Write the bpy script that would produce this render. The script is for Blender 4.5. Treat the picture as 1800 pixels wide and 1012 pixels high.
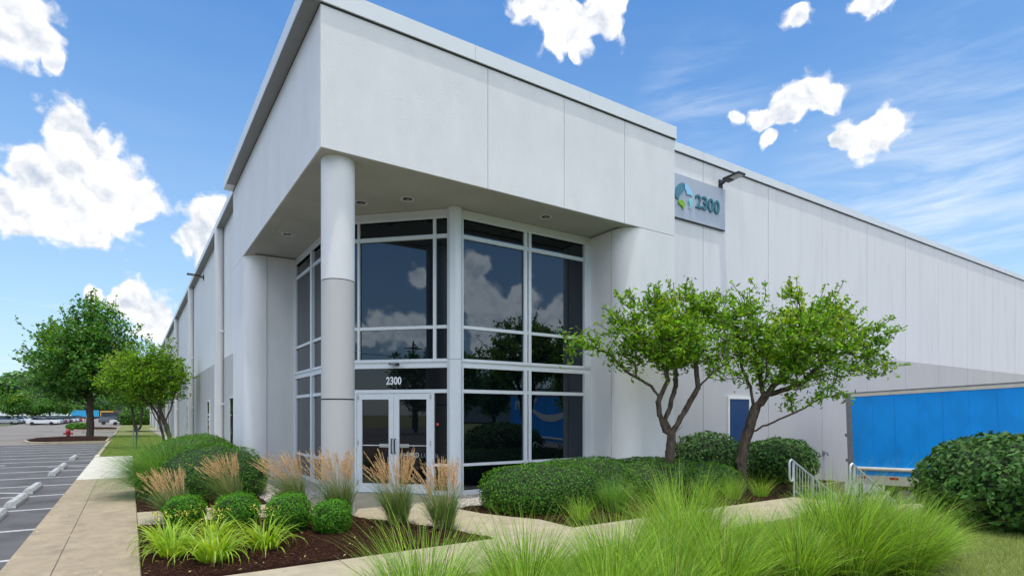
import bpy, bmesh, math, random
import numpy as np
from mathutils import Vector, Matrix
for o in list(bpy.data.objects): bpy.data.objects.remove(o)
S = bpy.context.scene
C = bpy.context.collection
PI = math.pi
rad = math.radians
YAW = rad(33.5)

# ------------------------------------------------------------------ camera
cam = bpy.data.objects.new('camera', bpy.data.cameras.new('camera'))
C.objects.link(cam); S.camera = cam
cam.location = (-2.70, -9.96, 1.78)
cam.rotation_euler = (PI/2, 0, -YAW)
cam.data.sensor_width = 36; cam.data.lens = 1015/1800*36
cam.data.shift_y = (729-506)/1800
cam.data.clip_start = .05; cam.data.clip_end = 6000

# ------------------------------------------------------------------ world: sky + clouds
SUN_DIR = Vector((-.06, -.125, .985)).normalized()
SUN_EL = math.asin(SUN_DIR.z)
SUN_AZ = math.atan2(SUN_DIR.x, SUN_DIR.y)
W = bpy.data.worlds.new('World'); S.world = W; W.use_nodes = True
CLOUDS = [(-0.066,0.928,0.366,0.029),(-0.049,0.939,0.342,0.04),(-0.101,0.945,0.31,0.032),(-0.079,0.953,0.292,0.049),(-0.026,0.951,0.308,0.040),(0.012,0.955,0.298,0.028),(-0.111,0.96,0.258,0.038),(-0.05,0.964,0.263,0.044),(-0.016,0.963,0.268,0.028),(-0.132,0.953,0.273,0.031),
(-0.109,0.877,0.469,0.034),(-0.094,0.889,0.448,0.022),(-0.118,0.888,0.445,0.028),(-0.077,0.898,0.434,0.011),
(0.106,0.949,0.299,0.028),(0.090,0.963,0.258,0.030),(0.118,0.955,0.271,0.048),(0.104,0.967,0.233,0.032),(0.066,0.967,0.244,0.010),
(0.008,0.986,0.166,0.021),(-0.011,0.987,0.16,0.015),(0.029,0.99,0.14,0.029),(-0.037,0.985,0.169,0.01),(0.05,0.99,0.13,0.023),
(0.491,0.655,0.575,0.028),(0.531,0.639,0.557,0.036),(0.557,0.609,0.565,0.033),(0.465,0.666,0.583,0.02),(0.515,0.665,0.541,0.019),(0.569,0.587,0.577,0.021),(0.545,0.654,0.526,0.009),
(0.736,0.428,0.525,0.015),(0.775,0.36,0.519,0.016),(0.784,0.344,0.517,0.012),
(0.783,0.437,0.443,0.024),(0.773,0.464,0.432,0.028),(0.798,0.417,0.434,0.017),(0.759,0.494,0.425,0.017),(0.772,0.492,0.401,0.012),
(0.827,0.409,0.386,0.021),(0.846,0.371,0.383,0.026),(0.838,0.392,0.379,0.024),(0.821,0.422,0.384,0.013),(0.734,0.523,0.434,0.011),
(0.473,-0.853,0.219,0.033),(0.502,-0.846,0.183,0.037),(0.535,-0.827,0.174,0.035),(0.553,-0.809,0.197,0.029),(0.581,-0.799,0.155,0.029),(0.607,-0.777,0.164,0.029),(0.514,-0.847,0.136,0.039),(0.595,-0.794,0.126,0.029),(0.547,-0.826,0.136,0.039),(0.482,-0.841,0.247,0.021),
(-0.887,-0.4,0.231,0.016),(-0.925,-0.35,0.146,0.026),(-0.908,-0.394,0.143,0.03),(-0.891,-0.433,0.135,0.026),(-0.937,-0.325,0.132,0.02)]
def world():
    nt = W.node_tree; nt.nodes.clear(); N = nt.nodes; L = nt.links
    def nd(t, **k):
        n = N.new(t)
        for a, v in k.items(): setattr(n, a, v)
        return n
    def mth(op, a, b=None, c=None):
        n = nd('ShaderNodeMath', operation=op)
        for i, v in enumerate((a, b, c)):
            if v is None: continue
            if isinstance(v, (int, float)): n.inputs[i].default_value = v
            else: L.new(v, n.inputs[i])
        return n.outputs[0]
    sky = nd('ShaderNodeTexSky', sky_type='NISHITA'); sky.sun_disc = False
    sky.sun_elevation = SUN_EL; sky.sun_rotation = SUN_AZ
    sky.air_density = 1.0; sky.dust_density = 0.6; sky.ozone_density = 2.0
    tc = nd('ShaderNodeTexCoord').outputs['Generated']
    def noise(scale, detail, rough, vec=tc, dist=0.):
        n = nd('ShaderNodeTexNoise'); n.inputs['Scale'].default_value = scale; n.inputs['Detail'].default_value = detail
        n.inputs['Roughness'].default_value = rough; n.inputs['Distortion'].default_value = dist
        L.new(vec, n.inputs['Vector']); return n
    wn = noise(22, 3, .5)
    wv = nd('ShaderNodeVectorMath', operation='SUBTRACT'); L.new(wn.outputs['Color'], wv.inputs[0]); wv.inputs[1].default_value = (.5,.5,.5)
    ws = nd('ShaderNodeVectorMath', operation='SCALE'); L.new(wv.outputs[0], ws.inputs[0]); ws.inputs['Scale'].default_value = .035
    wa = nd('ShaderNodeVectorMath', operation='ADD'); L.new(tc, wa.inputs[0]); L.new(ws.outputs[0], wa.inputs[1])
    d = wa.outputs[0]
    fld = None
    for (x, y, z, r) in CLOUDS:
        dn = nd('ShaderNodeVectorMath', operation='DISTANCE'); L.new(d, dn.inputs[0]); dn.inputs[1].default_value = (x, y, z)
        w = mth('MULTIPLY_ADD', dn.outputs['Value'], -1/(r*(1.12 if r > .025 else 1.16)), 1.0)
        fld = w if fld is None else mth('SMOOTH_MAX', fld, w, .12)
    def billow(scale, vec, smooth=.6):
        v = nd('ShaderNodeTexVoronoi', feature='SMOOTH_F1'); v.inputs['Scale'].default_value = scale; v.inputs['Smoothness'].default_value = smooth
        L.new(vec, v.inputs['Vector']); return mth('SUBTRACT', .45, v.outputs['Distance'])
    def puff(vec):
        n = noise(26, 8, .58, vec, .2)
        a = mth('MULTIPLY', mth('SUBTRACT', n.outputs['Fac'], .5), 1.35)
        b = mth('MULTIPLY', billow(27, vec), .95); c = mth('MULTIPLY', billow(66, vec), .42)
        m_ = noise(75, 5, .6, vec, .3); e_ = mth('MULTIPLY', mth('SUBTRACT', m_.outputs['Fac'], .5), .75)
        return mth('ADD', mth('ADD', mth('ADD', a, b), c), e_)
    pf = puff(d)
    solid = mth('MULTIPLY', mth('MAXIMUM', mth('SUBTRACT', fld, .12), 0.), 2.0)
    dens = mth('ADD', mth('ADD', fld, solid), pf)
    mr = nd('ShaderNodeMapRange', interpolation_type='SMOOTHSTEP'); L.new(dens, mr.inputs['Value'])
    mr.inputs['From Min'].default_value = -.16; mr.inputs['From Max'].default_value = .50
    # relief inside the cloud: thinner towards the zenith reads bright, thicker above reads grey
    up = nd('ShaderNodeVectorMath', operation='ADD'); L.new(d, up.inputs[0]); up.inputs[1].default_value = (.003, .0, .012)
    pu = puff(up.outputs[0])
    shade = mth('ADD', mth('MULTIPLY', mth('SUBTRACT', pf, pu), .42), .93)
    n3 = noise(11, 3, .5)
    shade = mth('ADD', shade, mth('MULTIPLY', mth('SUBTRACT', n3.outputs['Fac'], .52), .45))
    # the heart of a big cloud is a little greyer than its rim
    shade = mth('SUBTRACT', shade, mth('MULTIPLY', mth('MAXIMUM', mth('SUBTRACT', fld, .25), 0.), .10))
    shade = mth('MINIMUM', mth('MAXIMUM', shade, .6), 1.06)
    ccol = nd('ShaderNodeMix', data_type='RGBA')
    ccol.inputs['A'].default_value = (.56,.63,.74,1); ccol.inputs['B'].default_value = (1.02,1.02,1.02,1)
    m2 = nd('ShaderNodeMapRange'); L.new(shade, m2.inputs['Value']); m2.inputs['From Min'].default_value = .6; m2.inputs['From Max'].default_value = .95
    L.new(m2.outputs[0], ccol.inputs['Factor'])
    cs = nd('ShaderNodeVectorMath', operation='SCALE'); L.new(ccol.outputs['Result'], cs.inputs[0]); dtb = nd('ShaderNodeVectorMath', operation='DOT_PRODUCT'); L.new(tc, dtb.inputs[0]); dtb.inputs[1].default_value = (-.42, -.90, 0)
    csm = nd('ShaderNodeMapRange'); L.new(dtb.outputs['Value'], csm.inputs['Value']); csm.inputs['From Min'].default_value = -.1; csm.inputs['From Max'].default_value = .3
    csm.inputs['To Min'].default_value = 8.2; csm.inputs['To Max'].default_value = 17.; L.new(csm.outputs[0], cs.inputs['Scale'])
    # cirrus streaks
    mp = nd('ShaderNodeMapping'); L.new(tc, mp.inputs['Vector']); mp.inputs['Rotation'].default_value = (rad(8), rad(-14), rad(28))
    mp.inputs['Scale'].default_value = (1.4, 1.4, 9.0)
    n4 = noise(2.6, 7, .62, mp.outputs[0], .6)
    c1 = nd('ShaderNodeVectorMath', operation='DISTANCE'); L.new(tc, c1.inputs[0]); c1.inputs[1].default_value = (.90, .32, .29)
    c2 = nd('ShaderNodeVectorMath', operation='DISTANCE'); L.new(tc, c2.inputs[0]); c2.inputs[1].default_value = (.70, .55, .46)
    cf = mth('MAXIMUM', mth('MULTIPLY_ADD', c1.outputs['Value'], -3.8, .9), mth('MULTIPLY_ADD', c2.outputs['Value'], -5.0, .55))
    cf = mth('MAXIMUM', cf, .03)
    c4 = nd('ShaderNodeMapRange', interpolation_type='SMOOTHSTEP'); L.new(n4.outputs['Fac'], c4.inputs['Value'])
    c4.inputs['From Min'].default_value = .36; c4.inputs['From Max'].default_value = .78
    cir = mth('MINIMUM', mth('MULTIPLY', c4.outputs[0], cf), .85)
    # milky haze and small clouds towards the horizon
    sx = nd('ShaderNodeSeparateXYZ'); L.new(tc, sx.inputs[0])
    hz = nd('ShaderNodeMapRange', interpolation_type='SMOOTHSTEP'); L.new(sx.outputs['Z'], hz.inputs['Value'])
    hz.inputs['From Min'].default_value = .62; hz.inputs['From Max'].default_value = 0.; hz.inputs['To Max'].default_value = .62
    n5 = noise(9, 7, .6, mp.outputs[0])
    lowb = nd('ShaderNodeMapRange', interpolation_type='SMOOTHSTEP'); L.new(sx.outputs['Z'], lowb.inputs['Value'])
    lowb.inputs['From Min'].default_value = .2; lowb.inputs['From Max'].default_value = .06
    l5 = nd('ShaderNodeMapRange', interpolation_type='SMOOTHSTEP'); L.new(n5.outputs['Fac'], l5.inputs['Value'])
    l5.inputs['From Min'].default_value = .52; l5.inputs['From Max'].default_value = .7
    low = mth('MULTIPLY', mth('MULTIPLY', lowb.outputs[0], l5.outputs[0]), .6)
    hs = nd('ShaderNodeHueSaturation'); L.new(sky.outputs[0], hs.inputs['Color']); hs.inputs['Saturation'].default_value = 1.28; hs.inputs['Value'].default_value = 1.55
    def mix(f, a, bcol, bl=None):
        n = nd('ShaderNodeMix', data_type='RGBA')
        L.new(f, n.inputs['Factor']); L.new(a, n.inputs['A'])
        if bl is not None: L.new(bl, n.inputs['B'])
        else: n.inputs['B'].default_value = bcol
        return n.outputs['Result']
    c = mix(hz.outputs[0], hs.outputs[0], (4.3,6.0,7.8,1))
    c = mix(low, c, (7.0,7.5,8.0,1))
    c = mix(cir, c, (7.2,7.8,8.3,1))
    c = mix(mr.outputs[0], c, None, cs.outputs[0])
    # unseen bright cloud cover added behind the camera to lift the wall light
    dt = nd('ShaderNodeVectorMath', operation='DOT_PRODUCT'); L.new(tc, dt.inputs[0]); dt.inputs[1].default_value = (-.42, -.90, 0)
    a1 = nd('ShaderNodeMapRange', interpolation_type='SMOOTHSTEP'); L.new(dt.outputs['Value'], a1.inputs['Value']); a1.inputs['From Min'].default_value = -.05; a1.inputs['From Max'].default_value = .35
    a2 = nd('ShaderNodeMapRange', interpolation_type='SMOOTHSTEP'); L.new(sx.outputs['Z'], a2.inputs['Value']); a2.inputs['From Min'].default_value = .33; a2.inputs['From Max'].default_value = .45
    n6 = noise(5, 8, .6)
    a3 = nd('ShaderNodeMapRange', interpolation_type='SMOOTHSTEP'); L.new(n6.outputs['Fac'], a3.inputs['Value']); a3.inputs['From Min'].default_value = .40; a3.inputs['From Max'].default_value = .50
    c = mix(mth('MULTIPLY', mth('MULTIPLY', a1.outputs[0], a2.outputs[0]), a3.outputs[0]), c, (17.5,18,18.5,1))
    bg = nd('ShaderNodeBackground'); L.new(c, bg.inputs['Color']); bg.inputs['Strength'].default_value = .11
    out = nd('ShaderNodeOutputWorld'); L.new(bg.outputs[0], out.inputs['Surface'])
    try: W.cycles.sampling_method = 'MANUAL'; W.cycles.sample_map_resolution = 1024
    except Exception: pass
world()
sun = bpy.data.objects.new('sun', bpy.data.lights.new('sun', 'SUN')); C.objects.link(sun)
sun.data.energy = 2.6; sun.data.angle = rad(1.2); sun.data.color = (1.0, .94, .84)
sun.rotation_euler = SUN_DIR.to_track_quat('Z', 'Y').to_euler()
S.render.engine = 'CYCLES'; S.cycles.max_bounces = 6; S.cycles.diffuse_bounces = 3; S.cycles.glossy_bounces = 3; S.cycles.transmission_bounces = 3
S.view_settings.view_transform = 'Standard'; S.view_settings.look = 'None'
S.view_settings.exposure = 0.25; S.view_settings.gamma = 1

# ------------------------------------------------------------------ helpers
class MB:
    def __init__(s): s.v = []; s.f = []; s.m = []
    def add(s, vs, fs, mi=0):
        b = len(s.v); s.v += [tuple(map(float, v)) for v in vs]
        s.f += [tuple(b+i for i in f) for f in fs]; s.m += [mi]*len(fs); return s
    def box(s, x0, x1, y0, y1, z0, z1, mi=0, M=None):
        vs = [(x0,y0,z0),(x1,y0,z0),(x1,y1,z0),(x0,y1,z0),(x0,y0,z1),(x1,y0,z1),(x1,y1,z1),(x0,y1,z1)]
        if M: vs = [M @ Vector(v) for v in vs]
        return s.add(vs, [(0,3,2,1),(4,5,6,7),(0,1,5,4),(1,2,6,5),(2,3,7,6),(3,0,4,7)], mi)
    def prism(s, pts, z0, z1, mi=0, M=None, caps=True):
        n = len(pts); vs = [(p[0],p[1],z0) for p in pts]+[(p[0],p[1],z1) for p in pts]
        if M: vs = [M @ Vector(v) for v in vs]
        fs = [(i,(i+1)%n,n+(i+1)%n,n+i) for i in range(n)]
        if caps: fs += [tuple(range(n-1,-1,-1)), tuple(range(n,2*n))]
        return s.add(vs, fs, mi)
    def tube(s, path, rs, k=8, mi=0, cap=True):
        P = [Vector(p) for p in path]; n = len(P)
        if isinstance(rs, (int, float)): rs = [rs]*n
        vs = []; u = None
        for i in range(n):
            t = (P[min(i+1,n-1)]-P[max(i-1,0)])
            if t.length < 1e-9: t = Vector((0,0,1))
            t.normalize()
            if u is None: u = t.orthogonal().normalized()
            else:
                u = u - t*u.dot(t)
                u = u.normalized() if u.length > 1e-6 else t.orthogonal().normalized()
            w = t.cross(u)
            for j in range(k):
                a = 2*PI*j/k; vs.append(P[i]+(u*math.cos(a)+w*math.sin(a))*rs[i])
        fs = [(i*k+j, i*k+(j+1)%k, (i+1)*k+(j+1)%k, (i+1)*k+j) for i in range(n-1) for j in range(k)]
        if cap: fs += [tuple(range(k-1,-1,-1)), tuple((n-1)*k+j for j in range(k))]
        return s.add(vs, fs, mi)
    def lathe(s, prof, k=24, mi=0, c=(0,0), cap=True):
        n = len(prof); vs = []
        for (r, z) in prof:
            for j in range(k):
                a = 2*PI*j/k; vs.append((c[0]+r*math.cos(a), c[1]+r*math.sin(a), z))
        fs = [(i*k+j, i*k+(j+1)%k, (i+1)*k+(j+1)%k, (i+1)*k+j) for i in range(n-1) for j in range(k)]
        if cap: fs += [tuple(range(k-1,-1,-1)), tuple((n-1)*k+j for j in range(k))]
        return s.add(vs, fs, mi)
    def build(s, name, mat, parent=None, smooth=False, loc=None, bevel=0):
        me = bpy.data.meshes.new(name); me.from_pydata(s.v, [], s.f)
        mats = mat if isinstance(mat, (list, tuple)) else [mat]
        for m in mats: me.materials.append(m)
        if len(mats) > 1: me.polygons.foreach_set('material_index', s.m)
        me.validate(); me.update()
        if smooth:
            me.polygons.foreach_set('use_smooth', [True]*len(me.polygons))
            try: me.set_sharp_from_angle(angle=rad(35))
            except Exception: pass
        o = bpy.data.objects.new(name, me); C.objects.link(o)
        if parent: o.parent = parent
        if loc: o.location = loc
        if bevel:
            b = o.modifiers.new('bevel', 'BEVEL'); b.width = bevel; b.segments = 2; b.limit_method = 'ANGLE'; b.angle_limit = rad(40)
        return o
def tag(o, label=None, cat=None, group=None, kind=None):
    if label: o['label'] = label
    if cat: o['category'] = cat
    if group: o['group'] = group
    if kind: o['kind'] = kind
    return o
def thing(name, label, cat, loc=(0,0,0), rz=0, group=None):
    o = bpy.data.objects.new(name, None); C.objects.link(o); o.empty_display_size = .2
    o.location = loc; o.rotation_euler = (0,0,rz); return tag(o, label, cat, group)
def kids(o): return [c for c in bpy.data.objects if c.parent == o]
def dup(o, loc=None, rz=None, label=None, scale=None, parent=None):
    c = o.copy(); C.objects.link(c)
    if parent: c.parent = parent
    if loc is not None: c.location = loc
    if rz is not None: c.rotation_euler = (0,0,rz)
    if scale is not None: c.scale = scale if isinstance(scale, (tuple, list)) else (scale,)*3
    if label: c['label'] = label
    for k in kids(o): dup(k, parent=c)
    return c
def quads(name, V, F, mat, parent=None, smooth=False, midx=None):
    """V (n,3) array, F (m,4) array of quads -> one mesh object"""
    me = bpy.data.meshes.new(name); V = np.asarray(V, np.float32); F = np.asarray(F, np.int32)
    me.vertices.add(len(V)); me.vertices.foreach_set('co', V.ravel())
    me.loops.add(F.size); me.loops.foreach_set('vertex_index', F.ravel())
    me.polygons.add(len(F)); me.polygons.foreach_set('loop_start', np.arange(0, F.size, F.shape[1], dtype=np.int32))
    for m in (mat if isinstance(mat, (list, tuple)) else [mat]): me.materials.append(m)
    if midx is not None: me.polygons.foreach_set('material_index', np.asarray(midx, np.int32))
    if smooth: me.polygons.foreach_set('use_smooth', np.ones(len(F), bool))
    me.update(calc_edges=True)
    o = bpy.data.objects.new(name, me); C.objects.link(o)
    if parent: o.parent = parent
    return o
def unit(a): return a/np.maximum(np.linalg.norm(a, axis=-1, keepdims=True), 1e-9)

# ------------------------------------------------------------------ materials
def mat(name, col, rough=.6, var=0., vscale=4., bump=0., bscale=30., metal=0., spec=.5, stretch=(1,1,1), col2=None, detail=6, bdist=.01, island=0., trans=0., coat=0., ior=None, smudge=0., stain=None):
    m = bpy.data.materials.new(name); m.use_nodes = True; nt = m.node_tree; N = nt.nodes; L = nt.links
    p = N['Principled BSDF']; p.inputs['Roughness'].default_value = rough; p.inputs['Metallic'].default_value = metal
    p.inputs['Specular IOR Level'].default_value = spec
    if ior: p.inputs['IOR'].default_value = ior
    if coat: p.inputs['Coat Weight'].default_value = coat
    p.inputs['Base Color'].default_value = (*col, 1)
    src = None
    tc = N.new('ShaderNodeTexCoord'); mp = N.new('ShaderNodeMapping'); mp.inputs['Scale'].default_value = stretch
    L.new(tc.outputs['Object'], mp.inputs['Vector'])
    c2 = col2 if col2 else tuple(c*(1-var) for c in col)
    if var or col2:
        n = N.new('ShaderNodeTexNoise'); n.inputs['Scale'].default_value = vscale; n.inputs['Detail'].default_value = detail; n.inputs['Roughness'].default_value = .6
        L.new(mp.outputs[0], n.inputs['Vector'])
        r = N.new('ShaderNodeValToRGB'); r.color_ramp.elements[0].position = .3; r.color_ramp.elements[1].position = .7
        r.color_ramp.elements[0].color = (*c2, 1); r.color_ramp.elements[1].color = (*col, 1)
        L.new(n.outputs['Fac'], r.inputs[0]); src = r.outputs[0]
    if stain:
        n = N.new('ShaderNodeTexNoise'); n.inputs['Scale'].default_value = stain[1]; n.inputs['Detail'].default_value = 7; n.inputs['Roughness'].default_value = .62
        L.new(mp.outputs[0], n.inputs['Vector']); q = N.new('ShaderNodeMapRange'); q.interpolation_type = 'SMOOTHSTEP'; q.inputs['From Min'].default_value = stain[2]; q.inputs['From Max'].default_value = stain[2]+.16
        q.inputs['To Min'].default_value = 1-stain[0]; q.inputs['To Max'].default_value = 1.0; L.new(n.outputs['Fac'], q.inputs['Value'])
        v = N.new('ShaderNodeVectorMath'); v.operation = 'SCALE'; L.new(q.outputs[0], v.inputs['Scale'])
        if src: L.new(src, v.inputs[0])
        else: v.inputs[0].default_value = col
        src = v.outputs[0]
    if island:
        g = N.new('ShaderNodeNewGeometry'); h = N.new('ShaderNodeHueSaturation')
        mrr = N.new('ShaderNodeMapRange'); mrr.inputs['To Min'].default_value = 1-island; mrr.inputs['To Max'].default_value = 1+island
        L.new(g.outputs['Random Per Island'], mrr.inputs['Value']); L.new(mrr.outputs[0], h.inputs['Value'])
        mh = N.new('ShaderNodeMapRange'); mh.inputs['To Min'].default_value = .485; mh.inputs['To Max'].default_value = .525
        mm = N.new('ShaderNodeMath'); mm.operation = 'FRACT'; mx = N.new('ShaderNodeMath'); mx.operation = 'MULTIPLY'; mx.inputs[1].default_value = 7.13
        L.new(g.outputs['Random Per Island'], mx.inputs[0]); L.new(mx.outputs[0], mm.inputs[0]); L.new(mm.outputs[0], mh.inputs['Value']); L.new(mh.outputs[0], h.inputs['Hue'])
        if src: L.new(src, h.inputs['Color'])
        else: h.inputs['Color'].default_value = (*col, 1)
        src = h.outputs[0]
    if src: L.new(src, p.inputs['Base Color'])
    if bump:
        n = N.new('ShaderNodeTexNoise'); n.inputs['Scale'].default_value = bscale; n.inputs['Detail'].default_value = 8
        L.new(mp.outputs[0], n.inputs['Vector'])
        b = N.new('ShaderNodeBump'); b.inputs['Strength'].default_value = bump; b.inputs['Distance'].default_value = bdist
        L.new(n.outputs['Fac'], b.inputs['Height']); L.new(b.outputs[0], p.inputs['Normal'])
    if smudge:
        n = N.new('ShaderNodeTexNoise'); n.inputs['Scale'].default_value = 1.7; n.inputs['Detail'].default_value = 5
        L.new(tc.outputs['Object'], n.inputs['Vector']); q = N.new('ShaderNodeMapRange')
        q.inputs['To Min'].default_value = rough; q.inputs['To Max'].default_value = rough+smudge; L.new(n.outputs['Fac'], q.inputs['Value']); L.new(q.outputs[0], p.inputs['Roughness'])
    if trans:
        t = N.new('ShaderNodeBsdfTranslucent'); mx = N.new('ShaderNodeMixShader'); mx.inputs[0].default_value = trans
        hh = N.new('ShaderNodeHueSaturation'); hh.inputs['Value'].default_value = 1.7; hh.inputs['Saturation'].default_value = 1.05; hh.inputs['Hue'].default_value = .485
        if src: L.new(src, hh.inputs['Color'])
        else: hh.inputs['Color'].default_value = (*col, 1)
        L.new(hh.outputs[0], t.inputs['Color']); L.new(p.outputs[0], mx.inputs[1]); L.new(t.outputs[0], mx.inputs[2])
        L.new(mx.outputs[0], N['Material Output'].inputs['Surface'])
    return m
M = {}
M['wall'] = mat('painted_concrete', (.735,.725,.73), .75, stain=(.055,2.0,.36), var=.05, vscale=1.3, bump=.35, bscale=60, stretch=(1,1,.12), bdist=.004)
M['stucco'] = mat('painted_stucco', (.765,.752,.757), .8, stain=(.035,1.1,.42), var=.06, vscale=1.6, bump=.8, bscale=45, stretch=(1,1,.5), bdist=.006)
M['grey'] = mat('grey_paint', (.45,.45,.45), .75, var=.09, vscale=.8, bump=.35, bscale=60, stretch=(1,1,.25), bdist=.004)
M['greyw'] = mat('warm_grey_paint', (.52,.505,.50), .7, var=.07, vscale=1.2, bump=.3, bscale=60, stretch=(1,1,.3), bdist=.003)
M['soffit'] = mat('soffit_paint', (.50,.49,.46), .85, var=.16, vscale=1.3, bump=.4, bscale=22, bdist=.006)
M['coping'] = mat('coping_metal', (.72,.74,.76), .38, var=.05, vscale=2)
M['copdark'] = mat('coping_underside', (.24,.24,.24), .5, var=.1, vscale=2)
M['dark'] = mat('dark_gap', (.02,.022,.025), .7)
M['alu'] = mat('white_aluminium', (.68,.71,.75), .35, var=.05, vscale=6)
M['glass'] = mat('tinted_glass', (.001,.002,.004), .012, spec=.5, ior=1.80, bump=.05, bscale=1.3, bdist=.01)
M['glass'].node_tree.nodes['Principled BSDF'].inputs['Specular Tint'].default_value = (.72,.86,1,1)
M['glassd'] = mat('door_glass', (.004,.005,.007), .015, ior=1.6)
M['steel'] = mat('brushed_steel', (.55,.56,.57), .3, metal=.9)
M['galv'] = mat('galvanised_steel', (.62,.66,.70), .42, metal=.35, var=.15, vscale=14)
M['black'] = mat('black_metal', (.018,.018,.02), .45)
M['lens'] = mat('lamp_lens', (.42,.41,.38), .25)
M['blue_door'] = mat('dark_blue_paint', (.012,.045,.13), .45)
M['white_paint'] = mat('white_paint', (.78,.78,.76), .6, var=.05)
M['sign'] = mat('sign_panel_metal', (.42,.46,.54), .45, var=.04, vscale=1.5)
M['teal'] = mat('teal_plastic', (.06,.20,.27), .4)
M['skyb'] = mat('light_blue_plastic', (.28,.60,.86), .4)
M['aqua'] = mat('aqua_plastic', (.24,.60,.66), .4)
M['lime'] = mat('lime_plastic', (.20,.44,.0), .4)
M['letter'] = mat('teal_letters', (.03,.15,.19), .35)
M['letter_white'] = mat('white_letters', (.75,.77,.80), .5)
M['letter_dim'] = mat('interior_grey_letters', (.32,.37,.40), .6)
M['letter_dim2'] = mat('interior_dim_letters', (.17,.21,.24), .6)
M['concrete'] = mat('sidewalk_concrete', (.37,.30,.20), .85, stain=(.16,3.5,.38), var=.28, vscale=2.2, bump=.4, bscale=90, bdist=.004, detail=9)
M['path'] = mat('path_concrete', (.42,.36,.25), .85, stain=(.14,3.0,.38), var=.2, vscale=2.6, bump=.4, bscale=90, bdist=.004, detail=9)
M['newcon'] = mat('new_concrete', (.58,.55,.48), .85, var=.08, vscale=2, bump=.3, bscale=90, bdist=.003)
M['asphalt'] = mat('dark_asphalt', (.115,.111,.113), .85, stain=(.32,.9,.36), var=.3, vscale=1.3, bump=.6, bscale=160, bdist=.004, detail=9)
M['oldasph'] = mat('faded_asphalt', (.23,.205,.18), .9, var=.35, vscale=.35, bump=.5, bscale=90, bdist=.004, detail=10)
M['dockasph'] = mat('dock_pavement', (.20,.15,.12), .9, var=.45, vscale=.9, bump=.5, bscale=80, bdist=.004)
M['line'] = mat('line_paint', (.58,.58,.57), .7, var=.45, vscale=16, detail=9)
M['stop'] = mat('stop_concrete', (.48,.50,.49), .85, stain=(.3,9,.40), var=.22, vscale=7, bump=.5, bscale=60, bdist=.004)
M['mulch'] = mat('mulch_soil', (.034,.013,.008), 1.0, spec=.1, var=.6, vscale=40, bump=1., bscale=70, bdist=.02)
M['chip'] = mat('mulch_chips', (.055,.022,.013), .95, island=.85, spec=.1)
M['soil'] = mat('grass_soil', (.13,.17,.035), .95, col2=(.20,.19,.07), vscale=.5, detail=10, bump=.8, bscale=40, bdist=.02)
M['meadow'] = mat('grass_land', (.07,.125,.02), .95, col2=(.12,.14,.04), vscale=.08, detail=10)
M['gravel'] = mat('gravel_bed', (.40,.36,.32), .9, var=.5, vscale=60, bump=1, bscale=50, bdist=.02)
M['stone'] = mat('pebbles', (.46,.42,.38), .85, island=.35)
M['bark'] = mat('grey_brown_bark', (.15,.115,.09), .95, var=.75, vscale=16, spec=.1, bump=1, bscale=22, bdist=.02, stretch=(1,1,.3))
M['leaf'] = mat('crab_leaf', (.15,.29,.020), .5, island=.5, trans=.45, spec=.3)
M['leafy'] = mat('sunlit_leaf', (.26,.36,.02), .5, island=.3, trans=.38)  # brighter copy of the leaf colour, painting light onto crown tops and patches
M['leafd'] = mat('maple_leaf', (.075,.20,.02), .5, island=.42, trans=.3)
M['hedge'] = mat('yew_leaf', (.060,.160,.010), .6, island=.75, trans=.2, spec=.25)
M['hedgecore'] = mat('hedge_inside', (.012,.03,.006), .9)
M['box'] = mat('boxwood_leaf', (.085,.235,.012), .6, island=.5, trans=.25, spec=.25)
M['vib'] = mat('viburnum_leaf', (.060,.135,.025), .6, island=.5, trans=.15, spec=.25)
M['lgrass'] = mat('lime_grass', (.25,.40,.036), .55, island=.6, trans=.3, spec=.3)
M['mgrass'] = mat('mid_green_grass', (.12,.24,.03), .55, island=.5, trans=.25, spec=.3)
M['drygrass'] = mat('dry_grass', (.42,.38,.14), .6, island=.4, trans=.25)
M['dgrass'] = mat('fountain_grass', (.13,.29,.038), .55, island=.4, trans=.35)
M['kgrass'] = mat('reed_grass_blade', (.12,.20,.045), .55, island=.4, trans=.3)
M['plume'] = mat('tan_plume', (.60,.40,.20), .8, island=.3, trans=.3)
M['stem'] = mat('straw_stem', (.36,.30,.12), .7, island=.3)
M['lily'] = mat('daylily_leaf', (.29,.42,.03), .45, island=.35, trans=.4)
M['bud'] = mat('yellow_bud', (.50,.47,.05), .5)
M['lawn'] = mat('lawn_blade', (.25,.31,.07), .6, island=.4, trans=.3)
M['trailer'] = mat('blue_trailer_skin', (.0,.34,.95), .42, var=.10, vscale=2, stain=(.12,1.4,.40), stretch=(1,1,.5))
M['trailer_seam'] = mat('blue_seam', (.0,.25,.72), .5)
M['cream'] = mat('cream_rail', (.66,.62,.54), .5, var=.2, vscale=4)
M['railgrey'] = mat('grey_rail', (.22,.23,.24), .45, var=.3, vscale=6)
M['red'] = mat('red_reflector', (.42,.012,.02), .35)
M['hyd'] = mat('hydrant_red', (.33,.012,.025), .4, var=.2, vscale=14)
M['rubber'] = mat('tyre_rubber', (.02,.02,.02), .8)
M['orange'] = mat('orange_sticker', (.75,.10,.05), .5)

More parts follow.
